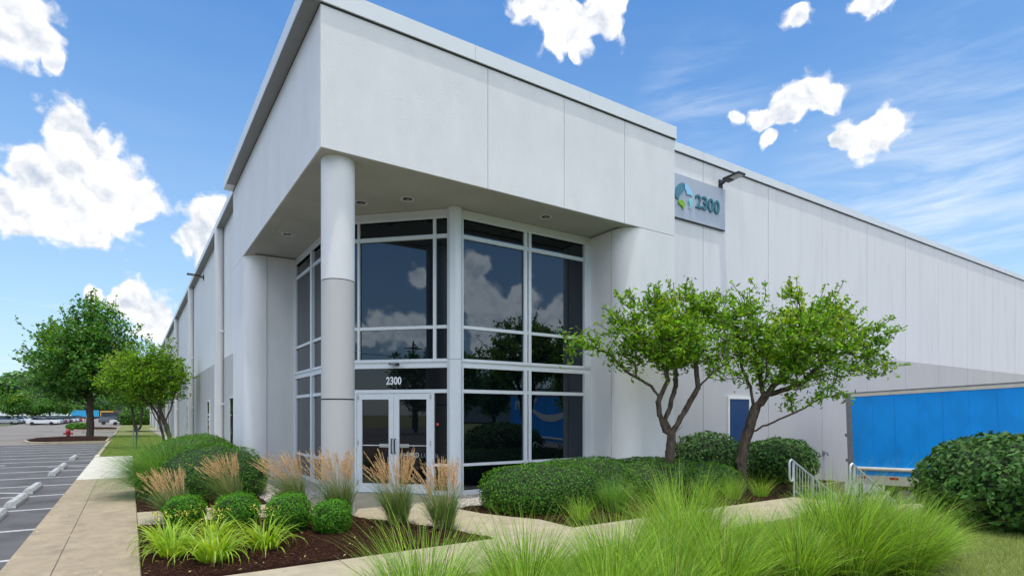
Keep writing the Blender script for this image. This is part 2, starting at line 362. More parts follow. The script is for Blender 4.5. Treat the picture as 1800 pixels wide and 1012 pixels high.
# ------------------------------------------------------------------ ground
def dockz(y): return min(-1.0-.06*(y+3.5), -.45) if y > -14 else -.45
def H(x, y):
    if x < -3.95: return -.17
    if y > 1.6: return -.05 if x < 9 else -1.6
    if x > 11.3:
        if y < -1.93 or x > 13.25: return dockz(y)-.03
        return -.05
    if x > 9.42:
        if y > -2.65: return -.05
        if y > -4.2: return dockz(y)-.03
        t = (x-9.42)/1.88; return -.05*(1-t)+t*(dockz(y)-.03)
    return -.05
def grid(name, xs, ys, fz, m, kind='structure', jitter=0, parent=None):
    xs = sorted(xs); ys = sorted(ys); V = [(x, y, fz(x, y)) for y in ys for x in xs]; n = len(xs)
    F = [(j*n+i, j*n+i+1, (j+1)*n+i+1, (j+1)*n+i) for j in range(len(ys)-1) for i in range(n-1)]
    o = MB().add(V, F).build(name, m)
    return tag(o, kind=kind)
XS = [-3000,-800,-200,-60,-20,-3.96,-3.94,-2,0,3,6,9.40,9.43,9.9,10.4,10.9,11.27,11.31,13,13.23,13.27,18,24,40,90,300,800,3000]
YS = [-3000,-800,-200,-60,-30,-14,-10,-8,-6,-5,-4.25,-4.19,-3.5,-2.68,-2.62,-1.96,-1.90,0,1.58,1.62,5,20,60,130,300,800,3000]
grid('ground', XS, YS, H, M['soil'])
def sheet(name, pts, z, m, t=None):
    o = MB().prism(pts, z-(t or .02), z, 0).build(name, m); return tag(o, kind='structure')
R4 = lambda x0,x1,y0,y1: [(x0,y0),(x1,y0),(x1,y1),(x0,y1)]
sheet('parking_lot', R4(-70,-3.955,-60,37.6), -.12, M['asphalt'], .08)
sheet('service_road', R4(-70,-3.955,37.62,150), -.122, M['oldasph'], .08)
sheet('far_parking_lot', R4(-70,6,150.02,420), -.124, M['oldasph'], .08)
sheet('far_grass', R4(-200,-21,96,136), -.06, M['meadow'], .1)
sheet('access_road', R4(-200,-20.9,110,117), -.05, M['newcon'], .1)
sheet('far_grass', R4(-200,-26,136.2,330), -.05, M['meadow'], .1)
sheet('dock_apron', R4(-3.955,.4,86,150), -.11, M['oldasph'], .1)
# dock pavement follows the ramp
grid('dock_pavement', [11.33,13,13.26], [-30,-14,-10,-8,-6,-4.2,-2.7,-1.98], lambda x,y: dockz(y), M['dockasph'])
grid('dock_pavement', [13.27,20,30,80], [-30,-14,-10,-8,-6,-4.2,-2.7,0,1.5], lambda x,y: dockz(y), M['dockasph'])
rw = thing('retaining_wall', 'low concrete retaining wall between the shrubs and the sunken truck dock', 'wall', (0,0,0))
MB().box(11.2,11.31,-2.66,-1.98,-1.5,.0).box(11.2,13.28,-1.98,-1.86,-1.5,.002).box(13.16,13.28,-1.86,1.49,-1.5,.0).build('wall_stem', M['dockasph'], rw)
tag(MB().box(13.28,14.5,.2,1.49,-1.5,-.01).build('door_landing', M['path']), kind='structure')

# sidewalk slabs with joints
def slabs(name, rects, z, m, t=.16):
    mb = MB()
    for (x0,x1,y0,y1) in rects: mb.box(x0,x1,y0,y1,z-t,z)
    o = mb.build(name, m, bevel=.006); return tag(o, kind='structure')
rects = []; y = -20.
edges = [-20,-15,-10,-6.1,-2.25,1.14,9.9]
for a, b in zip(edges[:-1], edges[1:]): rects.append((-3.94,-3.44,a+.006,b-.006)); rects.append((-3.43,-2.6,a+.006,b-.006))
slabs('sidewalk', rects, 0, M['concrete'])
slabs('new_sidewalk', [(-3.94,-2.6,9.912,14.9),(-3.94,-2.6,14.912,20.3)], 0, M['newcon'])
jo = MB().box(-3.93,-2.61,-20,20.2,-.15,-.012).build('sidewalk_base', M['oldasph']); tag(jo, kind='structure')
kb = MB().box(-3.94,-3.79,20.31,37.9,-.2,.03).box(-3.96,-3.81,46.6,76.9,-.2,.03).box(-3.96,-3.81,85.2,95,-.2,.03)
tag(kb.build('kerb', M['path'], bevel=.03), kind='structure')
kd = MB().box(-3.95,-3.75,20.0,20.6,-.15,.07); tag(kd.build('kerb', M['newcon'], bevel=.05), kind='structure')
# paths
def poly(name, pts, z, m, t=.12, bevel=0):
    o = MB().prism(pts, z-t, z).build(name, m, bevel=bevel); return tag(o, kind='structure')
jx = [-2.59,-.55,1.25,3.1,5.0,6.9,9.4]
mb = MB()
for a, b in zip(jx[:-1], jx[1:]): mb.box(a+.005,b-.005,-4.25,-2.85,-.12,-.002)
tag(mb.build('path', M['path'], bevel=.005), kind='structure')
poly('entrance_walk', [(-2.59,1.17),(-1.6,1.08),(-.7,.80),(.08,.42),(.55,-.02),(1.0,-.75),(1.4,-1.7),(1.74,-2.84),(3.17,-2.84),(3.15,-2.0),(2.85,-1.45),(2.62,-.9),(2.48,-.1),(2.62,.55),(3.22,1.36),(1.36,3.22),(.95,2.95),(.4,2.45),(-.3,2.34),(-1.2,2.5),(-2.59,2.64)], .0, M['path'], .12, .005)
poly('gravel_bed', [(.38,2.5),(1.38,3.3),(1.38,7.65),(.4,7.65),(-.2,6.5),(-.35,4.0),(-.35,2.38)], -.015, M['gravel'], .04)
poly('gravel_bed', [(2.55,-.1),(4.2,-.3),(7.1,-.2),(7.15,1.38),(3.3,1.38),(2.66,.55)], -.015, M['gravel'], .04)
poly('gravel_strip', R4(-.55,.3,10.2,85), -.02, M['gravel'], .04)
# mulch
rng = np.random.default_rng(5)
def mulch(name, pts, z=.0, nx=60, seed=1):
    from mathutils import noise as mn
    xs = [p[0] for p in pts]; ys = [p[1] for p in pts]
    bm = bmesh.new()
    vs = [bm.verts.new((x,y,z)) for x,y in pts]; f = bm.faces.new(vs)
    me = bpy.data.meshes.new(name); 
    x0,x1,y0,y1 = min(xs),max(xs),min(ys),max(ys)
    geo = bm.faces[:]+bm.edges[:]+bm.verts[:]
    st = max((x1-x0),(y1-y0))/nx
    k = x0+st
    while k < x1:
        r = bmesh.ops.bisect_plane(bm, geom=bm.faces[:]+bm.edges[:]+bm.verts[:], plane_co=(k,0,0), plane_no=(1,0,0)); k += st
    k = y0+st
    while k < y1:
        r = bmesh.ops.bisect_plane(bm, geom=bm.faces[:]+bm.edges[:]+bm.verts[:], plane_co=(0,k,0), plane_no=(0,1,0)); k += st
    for v in bm.verts:
        b = any(e.is_boundary for e in v.link_edges)
        v.co.z = z-.02 if b else z+.035*mn.noise(v.co*1.3)+.02*mn.noise(v.co*7)+.012
    bm.to_mesh(me); bm.free(); me.materials.append(M['mulch'])
    o = bpy.data.objects.new(name, me); C.objects.link(o); return tag(o, kind='structure')
def inside(px, py, pts):
    px = np.asarray(px); py = np.asarray(py); r = np.zeros(len(px), bool); n = len(pts)
    for i in range(n):
        (x1,y1),(x2,y2) = pts[i], pts[(i+1)%n]
        c = ((y1 > py) != (y2 > py)); 
        with np.errstate(divide='ignore', invalid='ignore'):
            xi = (x2-x1)*(py-y1)/(y2-y1)+x1
        r ^= c & (px < xi)
    return r
def chips(name, polys, n, size, m, zr=(.0,.04), label='', thick=False):
    P = []
    for pts in polys:
        xs = [p[0] for p in pts]; ys = [p[1] for p in pts]
        k = n*4; x = rng.uniform(min(xs),max(xs),k); y = rng.uniform(min(ys),max(ys),k); s = inside(x,y,pts)
        x = x[s][:n]; y = y[s][:n]; P.append(np.stack([x,y,rng.uniform(*zr,len(x))],1))
    P = np.concatenate(P); N = len(P)
    if not thick:
        a = rng.uniform(0,2*PI,N); u = np.stack([np.cos(a),np.sin(a),rng.normal(0,.25,N)],1); v = np.stack([-np.sin(a),np.cos(a),rng.normal(0,.3,N)],1)
        l = rng.uniform(.5,1.6,N)[:,None]*size; w = rng.uniform(.12,.35,N)[:,None]*size
        V = np.stack([P-u*l-v*w,P+u*l-v*w*.7,P+u*l*.9+v*w,P-u*l+v*w*.8],1).reshape(-1,3)
        F = np.arange(N*4).reshape(-1,4)
    else:
        s = rng.uniform(.5,1.3,(N,1))*size; B = np.array([(1,0,0),(0,1,0),(-1,0,0),(0,-1,0),(0,0,.8),(0,0,-.5)],float)
        J = B[None]*s[:,:,None]*(1+rng.normal(0,.25,(N,6,1)))+rng.normal(0,.15,(N,6,3))*s[:,:,None]
        V = (P[:,None]+J).reshape(-1,3); T = np.array([(0,1,4,4),(1,2,4,4),(2,3,4,4),(3,0,4,4)])
        T = np.array([(0,1,4),(1,2,4),(2,3,4),(3,0,4),(1,0,5),(0,3,5)]); F = (np.arange(N)[:,None,None]*6+T[None]).reshape(-1,3)
    return tag(quads(name, V, F, m), kind='stuff')
BED1 = [(-2.59,-2.84),(1.73,-2.84),(1.38,-1.72),(.98,-.77),(.53,-.04),(.06,.40),(-.72,.78),(-1.62,1.06),(-2.59,1.15)]
BED2 = [(-2.59,2.67),(-1.2,2.52),(-.37,2.36),(-.37,4.0),(-.22,6.5),(.38,7.66),(-.02,8.0),(-.02,10.1),(-2.59,10.1)]
BED3 = [(3.18,-2.84),(9.4,-2.84),(9.4,-2.6),(11.18,-2.6),(11.18,-1.85),(13.15,-1.85),(13.15,1.48),(8.9,1.48),(8.9,-.02),(7.6,-.02),(7.1,-.22),(4.2,-.32),(2.56,-.12),(2.50,-.12),(2.64,-.9),(2.87,-1.45),(3.17,-2.0)]
BED4 = [(-2.55,-9),(10.2,-9),(9.38,-4.28),(-2.55,-4.28)]
for i, b in enumerate((BED1,BED2,BED3)): mulch('mulch_bed', b, .0, 70)
chips('mulch_chips', [BED1], 26000, .013, M['chip'], (.012,.05))
chips('mulch_chips', [BED2,BED3], 9000, .016, M['chip'], (.012,.05))
GB1 = [(.38,2.5),(1.38,3.3),(1.38,7.65),(.4,7.65),(-.2,6.5),(-.35,4.0),(-.35,2.38)]
GB2 = [(2.55,-.1),(4.2,-.3),(7.1,-.2),(7.15,1.38),(3.3,1.38),(2.66,.55)]
chips('gravel_stones', [GB1,GB2], 9000, .017, M['stone'], (-.01,.015), thick=True)
chips('gravel_stones', [R4(-.55,.3,10.2,45)], 9000, .03, M['stone'], (-.015,.01), thick=True)
# islands
def island(y0, y1):
    pts = [(-3.97,y0),(-3.97,y1),(-7.4,y1),(-8.3,y1-1.2),(-8.9,(y0+y1)/2),(-8.3,y0+1.2),(-7.4,y0)]
    poly('island_kerb', pts[::-1], .02, M['path'], .2, .02)
    cx, cy = -6.2,(y0+y1)/2; inner = [((p[0]-cx)*.94+cx,(p[1]-cy)*.95+cy) for p in pts]
    o = mulch('island_mulch', inner[::-1], .06, 18)
    for v in o.data.vertices:
        q = min(1, max(0, 1-((v.co.x-cx)/2.6)**2))*min(1,max(0,1-((v.co.y-cy)/((y1-y0)/2))**2)); v.co.z += .16*q
island(38,46.5); island(77,85.1)
# parking markings
mb = MB()
ys_ = [-4.8,-2.4,-.05,2.43,5.02,7.5,9.95,12.4,14.95,17.5,20.05,22.5,25,27.5,30,32.5,35]
for y in ys_:
    mb.box(-8.9,-3.99,y-.05,y+.05,-.13,-.114)
    mb.box(-20.2,-14.6,y-.05,y+.05,-.13,-.114)
for (a, b) in (((-6.3,9.3),(-4.75,8.2)),((-9.4,22.0),(-6.6,18.5)),((-5.2,17.0),(-3.9,16.5))):
    d = Vector((b[0]-a[0],b[1]-a[1],0)).normalized(); n = Vector((-d.y,d.x,0))*.05
    mb.prism([(a[0]+n.x,a[1]+n.y),(a[0]-n.x,a[1]-n.y),(b[0]-n.x,b[1]-n.y),(b[0]+n.x,b[1]+n.y)], -.13,-.1125)
tag(mb.build('parking_lines', M['line']), kind='structure')
# cracks and tar seams of the old asphalt
mb = MB(); rr = random.Random(4)
for k in range(16):
    x, y = rr.uniform(-34,-6), rr.uniform(48,120); a = rr.choice([0,PI/2])+rr.uniform(-.2,.2); P = []
    for i in range(14): P.append((x,y)); a += rr.uniform(-.25,.25); x += math.cos(a)*1.7; y += math.sin(a)*1.7
    for p, q in zip(P[:-1], P[1:]):
        if q[0] > -4.3 or p[0] > -4.3 or (q[0] > -9.6 and 76 < q[1] < 87): break
        d = Vector((q[0]-p[0],q[1]-p[1],0)).normalized(); n = Vector((-d.y,d.x,0))*.07
        mb.prism([(p[0]+n.x,p[1]+n.y),(p[0]-n.x,p[1]-n.y),(q[0]-n.x,q[1]-n.y),(q[0]+n.x,q[1]+n.y)], -.13,-.117)
tag(mb.build('asphalt_seams', M['asphalt']), kind='structure')

tag(MB().box(-4.0,-3.953,-20,20.3,-.13,-.1165).build('kerb_joint', M['mulch']), kind='structure')
# wheel stops
def wheelstop(y, label):
    prof = [(-.11,0),(-.10,.07),(-.055,.14),(.055,.14),(.10,.07),(.11,0)]
    mb = MB(); n = len(prof); L_ = .84
    vs = [(p[0]*(1 if abs(s)<1 else .93), L_*s*(1-p[1]*.25), p[1]) for s in (-1,1) for p in prof]
    fs = [(i,i+1,n+i+1,n+i) for i in range(n-1)]+[tuple(range(n))[::-1], tuple(range(n,2*n)), (0,n,2*n-1,n-1)]
    mb.add(vs, fs); o = mb.build('wheel_stop', M['stop'], loc=(-4.72,y,-.12), bevel=.012)
    o.rotation_euler.z = random.Random(y).uniform(-.02,.02)
    return tag(o, label, 'wheel stop', 'concrete wheel stops in the parking bays')
for y, l in ((3.75,'pale concrete wheel stop nearest the camera, cut by the left edge'),(6.25,'second nearest concrete wheel stop, beside the wide sidewalk'),(8.75,'third concrete wheel stop from the front, touching a diagonal white line'),
             (13.7,'fourth concrete wheel stop, lower one of the pair beside the new concrete'),(16.2,'fifth concrete wheel stop, upper one of the pair beside the new concrete'),(21.2,'farthest concrete wheel stop, near the end of the kerb')):
    wheelstop(y, l)

# ------------------------------------------------------------------ building
B = thing('warehouse_building', 'large white concrete warehouse with a dark glass corner entrance under an overhang', 'building', (0,0,0))
ZS, ZC, ZT = 6.33, 8.75, 9.08
def panels(name, axis, plane, a0, a1, z0, z1, joints, m, into, depth=.2, gap=.011, rec=.02):
    """flat wall of panels with open joints; axis 'x' runs along x at y=plane"""
    mb = MB(); js = [a0]+[j for j in joints if a0 < j < a1]+[a1]
    for i, (a, b) in enumerate(zip(js[:-1], js[1:])):
        g0 = gap if i else 0; g1 = gap if i < len(js)-2 else 0
        if axis == 'x': mb.box(a+g0, b-g1, min(plane,plane+into*depth), max(plane,plane+into*depth), z0, z1)
        else: mb.box(min(plane,plane+into*depth), max(plane,plane+into*depth), a+g0, b-g1, z0, z1)
    p2 = plane+into*rec
    o = mb.build(name, m, B)
    return o
# overhang fascias
panels('fascia', 'x', 0, 0, 8.85, ZS, ZC, [3.31,5.27,7.1], M['stucco'], 1, .25, .006)
panels('fascia', 'y', 0, .251, 9.95, ZS, ZC, [], M['stucco'], 1, .25, .006)
MB().box(.24,8.84,.252,.27,ZS+.01,ZC-.01).build('fascia_backing', M['dark'], B); MB().box(8.6,8.85,.27,1.5,ZS,ZC).build('fascia', M['stucco'], B)
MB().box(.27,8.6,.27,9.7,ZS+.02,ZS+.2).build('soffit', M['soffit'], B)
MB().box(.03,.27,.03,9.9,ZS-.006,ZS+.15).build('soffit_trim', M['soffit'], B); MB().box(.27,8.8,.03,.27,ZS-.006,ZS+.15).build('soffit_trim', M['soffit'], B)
# copings
def coping(name, segs):
    for s in segs: pass
mb = MB(); x = -.27
cj = [-.27,.02,3.0,6.0,8.88]
for a, b in zip(cj[:-1], cj[1:]): mb.box(a+.003,b-.003,-.045,.4,ZC+.03,ZT)
yj = [.4,2.2,4.6,7.0,9.98]
for a, b in zip(yj[:-1], yj[1:]): mb.box(-.27,.25,a+.003,b-.003,ZC+.03,ZT)
mb.build('coping', M['coping'], B)
mb = MB()
for a, b in zip([-.03,.62]+[1.27+.9*i for i in range(9)], [.615,1.265]+[2.165+.9*i for i in range(9)]): mb.box(-.262,-.012,a,b,ZC+.012,ZC+.031)
mb.build('coping_underside', M['copdark'], B)
MB().box(.0,8.86,-.012,.1,ZC-.0,ZC+.028).box(-.012,.1,.1,9.96,ZC,ZC+.028).build('coping_gap', M['dark'], B)
# piers
def arc(cx, cy, r, a0, a1, n=14): return [(cx+r*math.cos(a0+(a1-a0)*i/n), cy+r*math.sin(a0+(a1-a0)*i/n)) for i in range(n+1)]
def pier(pts, name='pier'):
    return MB().prism(pts, -.1, ZS-.012).build(name, M['stucco'], B, smooth=True)
pier([(7.2,1.6),(7.2,.56)]+arc(7.72,.52,.52,PI,1.5*PI)+[(8.85,0),(8.85,1.6)])
pier([(1.6,7.66),(.55,7.66)]+arc(.52,8.18,.52,1.5*PI,PI)+[(0,9.95),(1.6,9.95)])
MB().box(7.19,7.6,.545,.556,-.1,ZS-.02).build('pier_joint', M['grey'], B); MB().box(.552,.563,7.645,8.0,-.1,ZS-.02).build('pier_joint', M['grey'], B)
# column
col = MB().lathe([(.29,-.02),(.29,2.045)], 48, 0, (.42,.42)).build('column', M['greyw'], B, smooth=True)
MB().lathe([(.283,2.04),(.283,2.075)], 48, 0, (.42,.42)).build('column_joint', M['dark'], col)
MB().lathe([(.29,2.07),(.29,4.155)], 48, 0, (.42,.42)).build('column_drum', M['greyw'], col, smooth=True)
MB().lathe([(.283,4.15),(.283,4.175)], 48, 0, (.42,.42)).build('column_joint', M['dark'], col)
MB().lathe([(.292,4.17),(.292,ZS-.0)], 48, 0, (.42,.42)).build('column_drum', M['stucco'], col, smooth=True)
# main walls
XJ = [8.5+3.37*i for i in range(1,26)]
ZM = 9.47
panels('wall', 'x', 1.5, 8.6, 92, 4.10, ZM, XJ, M['wall'], 1, .22)
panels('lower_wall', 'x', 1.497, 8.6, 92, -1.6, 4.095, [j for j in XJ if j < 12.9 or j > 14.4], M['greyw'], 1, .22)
MB().box(8.6,92,1.6,1.75,-1.6,ZM).build('wall_backing', M['grey'], B)
pil = [16.6+13.4*i for i in range(10)]
panels('wall', 'y', .55, 9.9, 150, 4.12, ZM, [], M['wall'], 1, .3)
panels('lower_wall', 'y', .547, 9.9, 150, -.2, 4.118, [], M['grey'], 1, .3)  # same paint as the front's lower wall, darkened in colour for dimmer light
mb = MB()
def coping_main():
    k = 8.84
    while k < 92: mb.box(k+.004,min(k+2.98,92),1.44,1.9,ZM+.03,9.74); k += 2.985
    mb.build('coping', M['coping'], B); m2 = MB(); k = 9.99
    while k < 150: m2.box(.28,.9,k+.004,k+2.98,ZM+.03,9.74); k += 2.985
    m2.build('coping', M['coping'], B)
coping_main()
mb = MB(); k = 9.99
while k < 150: mb.box(.288,.54,k+.01,k+2.97,ZM+.014,ZM+.032); k += 2.985
mb.build('coping_underside', M['copdark'], B)
MB().box(8.84,92,1.485,1.6,ZM-.0,ZM+.028).build('coping_gap', M['dark'], B)
MB().box(.6,92,1.7,150,9.2,9.4).box(.1,8.8,.1,9.9,8.9,9.0).build('roof', M['grey'], B)
MB().box(91.7,92,1.7,150,-1.6,9.4).box(.6,92,149.7,150,-1.6,9.4).build('wall', M['wall'], B)
for y in pil:
    p = MB().box(.27,.545,y,y+.62,-.1,ZM+.012).build('pilaster', M['wall'], B)
    MB().tube([(.47,y-.10,-.05),(.47,y-.10,ZM)], .045, 10).build('downspout', M['grey'], B, smooth=True)
    for zb in (2.2,5.2): MB().box(.40,.545,y-.16,y-.04,zb,zb+.06).build('downspout_bracket', M['wall'], B)
def slit(y0, y1, z0, z1):
    w = MB().box(.50,.546,y0-.06,y0,z0-.06,z1+.06).box(.50,.546,y1,y1+.06,z0-.06,z1+.06).box(.50,.546,y0,y1,z1,z1+.06).box(.50,.546,y0,y1,z0-.06,z0).build('window', M['alu'], B)
    MB().box(.52,.540,y0,y1,z0,z1).build('pane', M['glass'], w)
slit(13.6,14.6,.62,2.42); slit(21.4,22.4,.62,2.42); slit(18.6,19.3,.62,2.42)
for k in range(6): slit(34+13.4*k,35+13.4*k,.62,2.42)
# blue side door
bd = MB().box(13.02,13.09,1.44,1.49,0,2.37).box(14.11,14.18,1.44,1.49,0,2.37).box(13.09,14.11,1.44,1.49,2.29,2.37).build('side_door', M['white_paint'], B)
MB().box(13.09,14.11,1.46,1.486,.02,2.29).build('door_leaf', M['blue_door'], bd)
MB().tube([(13.98,1.45,1.03),(13.98,1.40,1.03),(13.86,1.40,1.03)], .012, 8).build('handle', M['steel'], bd)

# ---- curtain walls
LV = [.0,.10,.64,.70,2.27,2.35,2.83,3.0,3.70,3.77,5.70,5.79,6.13]
def face_mat(p0, u):
    """local: s along u, t outward, z"""
    u = Vector((u[0],u[1],0)).normalized(); n = Vector((u.y,-u.x,0))
    return Matrix(((u.x,n.x,0,p0[0]),(u.y,n.y,0,p0[1]),(0,0,1,0),(0,0,0,1)))
def curtain(p0, u, width, verts, name='curtain_wall', lower_verts=None, skip_low=False):
    T = face_mat(p0, u); mb = MB(); lv = lower_verts if lower_verts is not None else verts
    fr = None
    def bars(vs, zs0, zs1):
        for (a, b) in vs: mb.box(a, b, -.02, .085 if b-a > .1 else .06, zs0, zs1, 0, T)
    bars(verts, 3.0, 6.13); bars(lv, 0, 2.83)
    if verts is not lv: pass
    def gaps(vs):
        s = sorted(vs); g = []; c = 0
        for a, b in s:
            if a > c+.01: g.append((c, a))
            c = max(c, b)
        if c < width-.01: g.append((c, width))
        return g
    # horizontals
    mb.box(0, width, -.03, .05, 6.13, ZS+.01, 0, T)             # header
    mb.box(0, width, -.03, .075, 6.13, 6.19, 0, T)
    mb.box(0, width, -.03, .045, 2.87, 2.96, 0, T); mb.box(0, width, -.03, .07, 2.96, 3.0, 0, T); mb.box(0, width, -.03, .055, 2.83, 2.87, 0, T)
    gu = gaps(verts); gl = gaps(lv)
    for a, b in gu:
        mb.box(a, b, -.02, .052, 3.70, 3.77, 0, T); mb.box(a, b, -.02, .052, 5.70, 5.79, 0, T); mb.box(a, b, -.02, .05, 3.0, 3.03, 0, T)
    if not skip_low:
        for a, b in gl:
            mb.box(a, b, -.02, .052, 2.27, 2.35, 0, T); mb.box(a, b, -.02, .052, .64, .70, 0, T); mb.box(a, b, -.02, .052, 0, .10, 0, T)
    fr = mb.build(name, M['alu'], B)
    def pane(a, b, z0, z1, m='glass'):
        rr = random.Random(int(a*1000+z0*77+width*13)); e = .0
        MB().box(a, b, -.012, .004, z0, z1, 0, T).build('pane', M[m], fr)
    for a, b in gu:
        for z0, z1 in ((3.03,3.70),(3.77,5.70),(5.79,6.13)): pane(a, b, z0, z1)
    if not skip_low:
        for a, b in gl:
            for z0, z1 in ((.10,.64),(.70,2.27),(2.35,2.83)): pane(a, b, z0, z1)
    return fr, T, pane
# right hand face (looks to the front)
curtain((3.3,1.4), (1,0), 3.9, [(.14,.19),(1.83,1.92),(1.96,2.04),(3.69,3.9)])
# left hand face
curtain((1.4,7.66), (0,-1), 4.36, [(0,.05),(1.68,1.74),(1.80,1.93),(4.1,4.2)])
# chamfer face with the doors
w45 = 1.9*math.sqrt(2)
fr, T, pane = curtain((1.4,3.3), (1,-1), w45, [(.39,.44),(2.20,2.27)], skip_low=True, lower_verts=[])
mb = MB(); r2 = math.sqrt(2)
DL, DR = .37, 2.17
mb.box(0,w45,-.02,.058,2.27,2.35,0,T)
mb.box(DL-.05,DL,-.02,.066,0,2.27,0,T).box(DR,DR+.055,-.02,.066,0,2.27,0,T)
mb.box(0,DL-.05,-.02,.05,.64,.70,0,T).box(DR+.055,w45,-.02,.05,.64,.70,0,T)
mb.box(0,DL-.05,-.02,.05,0,.10,0,T).box(DR+.055,w45,-.02,.05,0,.10,0,T)
ef = mb.build('entrance_frame', M['alu'], B)
for (a,b,z0,z1) in ((0,w45,2.35,2.83),(0,DL-.05,.70,2.27),(0,DL-.05,.10,.64),(DR+.055,w45,.70,2.27),(DR+.055,w45,.10,.64)):
    MB().box(a,b,-.012,.004,z0,z1,0,T).build('pane', M['glassd'], ef)
MB().box(DL,DR,-.05,.11,-.0,.022,0,T).build('threshold', M['steel'], ef)
mid = (DL+DR)/2
for s, (a, b) in enumerate(((DL+.004,mid-.004),(mid+.004,DR-.004))):
    mb = MB(); z0, z1 = .03, 2.262
    hs = b-.125 if s == 0 else a; 
    mb.box(a,a+.12,-.01,.05,z0,z1,0,T).box(b-.12,b,-.01,.05,z0,z1,0,T)
    mb.box(a+.12,b-.12,-.01,.048,z0,z0+.2,0,T).box(a+.12,b-.12,-.01,.048,z1-.13,z1,0,T)
    dl = mb.build('entrance_door', M['alu'], B)
    MB().box(a+.12,b-.12,0,.012,z0+.2,z1-.13,0,T).build('pane', M['glassd'], dl)
    hx = b-.035 if s == 0 else a+.035
    MB().tube([T@Vector((hx,.05,.92)),T@Vector((hx,.10,.92)),T@Vector((hx,.10,1.24)),T@Vector((hx,.05,1.24))], .014, 8).build('handle', M['black'], dl)
    mb = MB().tube([T@Vector((a+.12,.022,1.09)),T@Vector((b-.12,.022,1.09))], .013, 8)
    c0 = b-.24 if s == 0 else a+.24
    mb.box(c0-.11,c0+.11,.014,.032,1.05,1.13,0,T); mb.build('panic_bar', M['steel'], dl)
    mb = MB(); hx = a+.03 if s == 0 else b-.03
    for z in (.25,1.15,2.18): mb.tube([T@Vector((hx,.06,z-.05)),T@Vector((hx,.06,z+.05))], .012, 8)
    mb.build('hinge', M['steel'], dl)
MB().box(DR+.10,DR+.145,.005,.008,1.55,1.60,0,T).build('sticker', M['orange'], ef)
# posts at the corners of the glazing
def post(x, y, a):
    r = .17; pts = [(x+r*math.cos(a+PI/8+i*PI/4)*1.0, y+r*math.sin(a+PI/8+i*PI/4)) for i in range(8)]
    p = MB().prism(pts, -.02, 3.0).prism(pts, 3.008, ZS+.01).build('corner_post', M['alu'], B)
post(3.29,1.38,0); post(1.38,3.29,0)
# text
def text(s, size, ex, m, name, parent, Mx, sx=1, bev=0, off=0):
    cu = bpy.data.curves.new(name, 'FONT'); cu.body = s; cu.size = size; cu.extrude = ex; cu.bevel_depth = bev; cu.offset = off
    cu.align_x = 'LEFT'; o = bpy.data.objects.new('tmp', cu); C.objects.link(o)
    bpy.context.view_layer.update(); dg = bpy.context.evaluated_depsgraph_get()
    me = bpy.data.meshes.new_from_object(o.evaluated_get(dg)); bpy.data.objects.remove(o)
    me.transform(Mx @ Matrix.Diagonal((sx,1,1,1))); me.materials.clear(); me.materials.append(m); me.name = name
    r = bpy.data.objects.new(name, me); C.objects.link(r); r.parent = parent; return r
def text_mat(T, s, t, z):  # text lying in face plane: x->s, y->z, normal->t
    return T @ Matrix(((1,0,0,s),(0,0,-1*-1,t),(0,1,0,z),(0,0,0,1)))
def tm(T, s, t, z):
    return T @ Matrix(((1,0,0,s),(0,0,1,t),(0,1,0,z),(0,0,0,1)))
text('2300', .235, .004, M['letter_white'], 'door_number', ef, tm(T,1.07,.010,2.475), .78, 0, .006)
text('PRO', .15, .001, M['letter_dim'], 'door_lettering', ef, tm(T,1.57,.0135,.83), 1.0, 0, .005)
text('LOGIS', .135, .001, M['letter_dim2'], 'door_lettering', ef, tm(T,1.90,.0135,.83), 1.05, 0, -.001)
mb = MB(); mb.prism(arc(0,0,.05,0,1.9*PI,20), 0, .002, 0, tm(T,1.49,.0135,.88)); mb.build('door_emblem', M['letter_dim2'], ef)
# downlights
for (x, y) in ((.62,5.36),(1.45,2.2),(2.2,1.45),(5.3,.72)):
    dl = MB().lathe([(.10,ZS+.021),(.145,ZS+.021),(.15,ZS+.010),(.135,ZS-.0),(.10,ZS+.012)], 28, 0, (x,y), False).build('downlight', M['alu'], B, smooth=True)
    MB().lathe([(.102,ZS+.019),(.102,ZS+.012)], 28, 0, (x,y)).build('reflector', M['black'], dl)
    MB().lathe([(.03,ZS+.012),(.045,ZS+.004),(.02,ZS-.002)], 16, 0, (x+.01,y)).build('bulb', M['lens'], dl, smooth=True)
# hose tap on the wall, a junction box
ht = thing('wall_hydrant', 'small dark hose tap on the white wall left of the blue trailer', 'tap', (18.7,1.49,.36))
MB().box(-.07,.07,-.02,.0,-.08,.1).tube([(0,-.02,.03),(0,-.14,.03),(0,-.17,-.08)], .03, 8).build('spout', M['railgrey'], ht)

# sign
sg = thing('address_sign', 'grey metal 2300 sign panel with a globe emblem high on the right wall', 'sign', (10.2,1.49,7.56))
MB().box(0,2.66,-.045,0,0,1.27).build('panel', M['sign'], sg)
MB().box(0,2.66,-.047,.0,-.03,-.003).build('panel_edge', M['dark'], sg)
def emblem(pts, m, name='emblem_piece'):
    P = [Vector((p[0]-10.2, p[1]-7.56)) for p in pts]; n = len(P); Q = []
    for i in range(n):                                       # corner cutting twice for a rounded outline
        a, b = P[i], P[(i+1)%n]; Q += [a*.75+b*.25, a*.25+b*.75]
    Mx = Matrix(((1,0,0,0),(0,0,1,0),(0,1,0,0),(0,0,0,1)))
    MB().prism([(q.x,q.y) for q in Q], -.085, -.047, 0, Mx).build(name, m, sg)
emblem([(10.524,8.339),(10.56,8.41),(10.626,8.484),(10.70,8.54),(10.779,8.58),(10.917,8.601),(10.945,8.555),(10.848,8.49),(10.890,8.416),(10.865,8.343),(10.752,8.249),(10.677,8.165),(10.67,8.056),(10.60,8.08),(10.531,8.125),(10.495,8.219)], M['teal'])
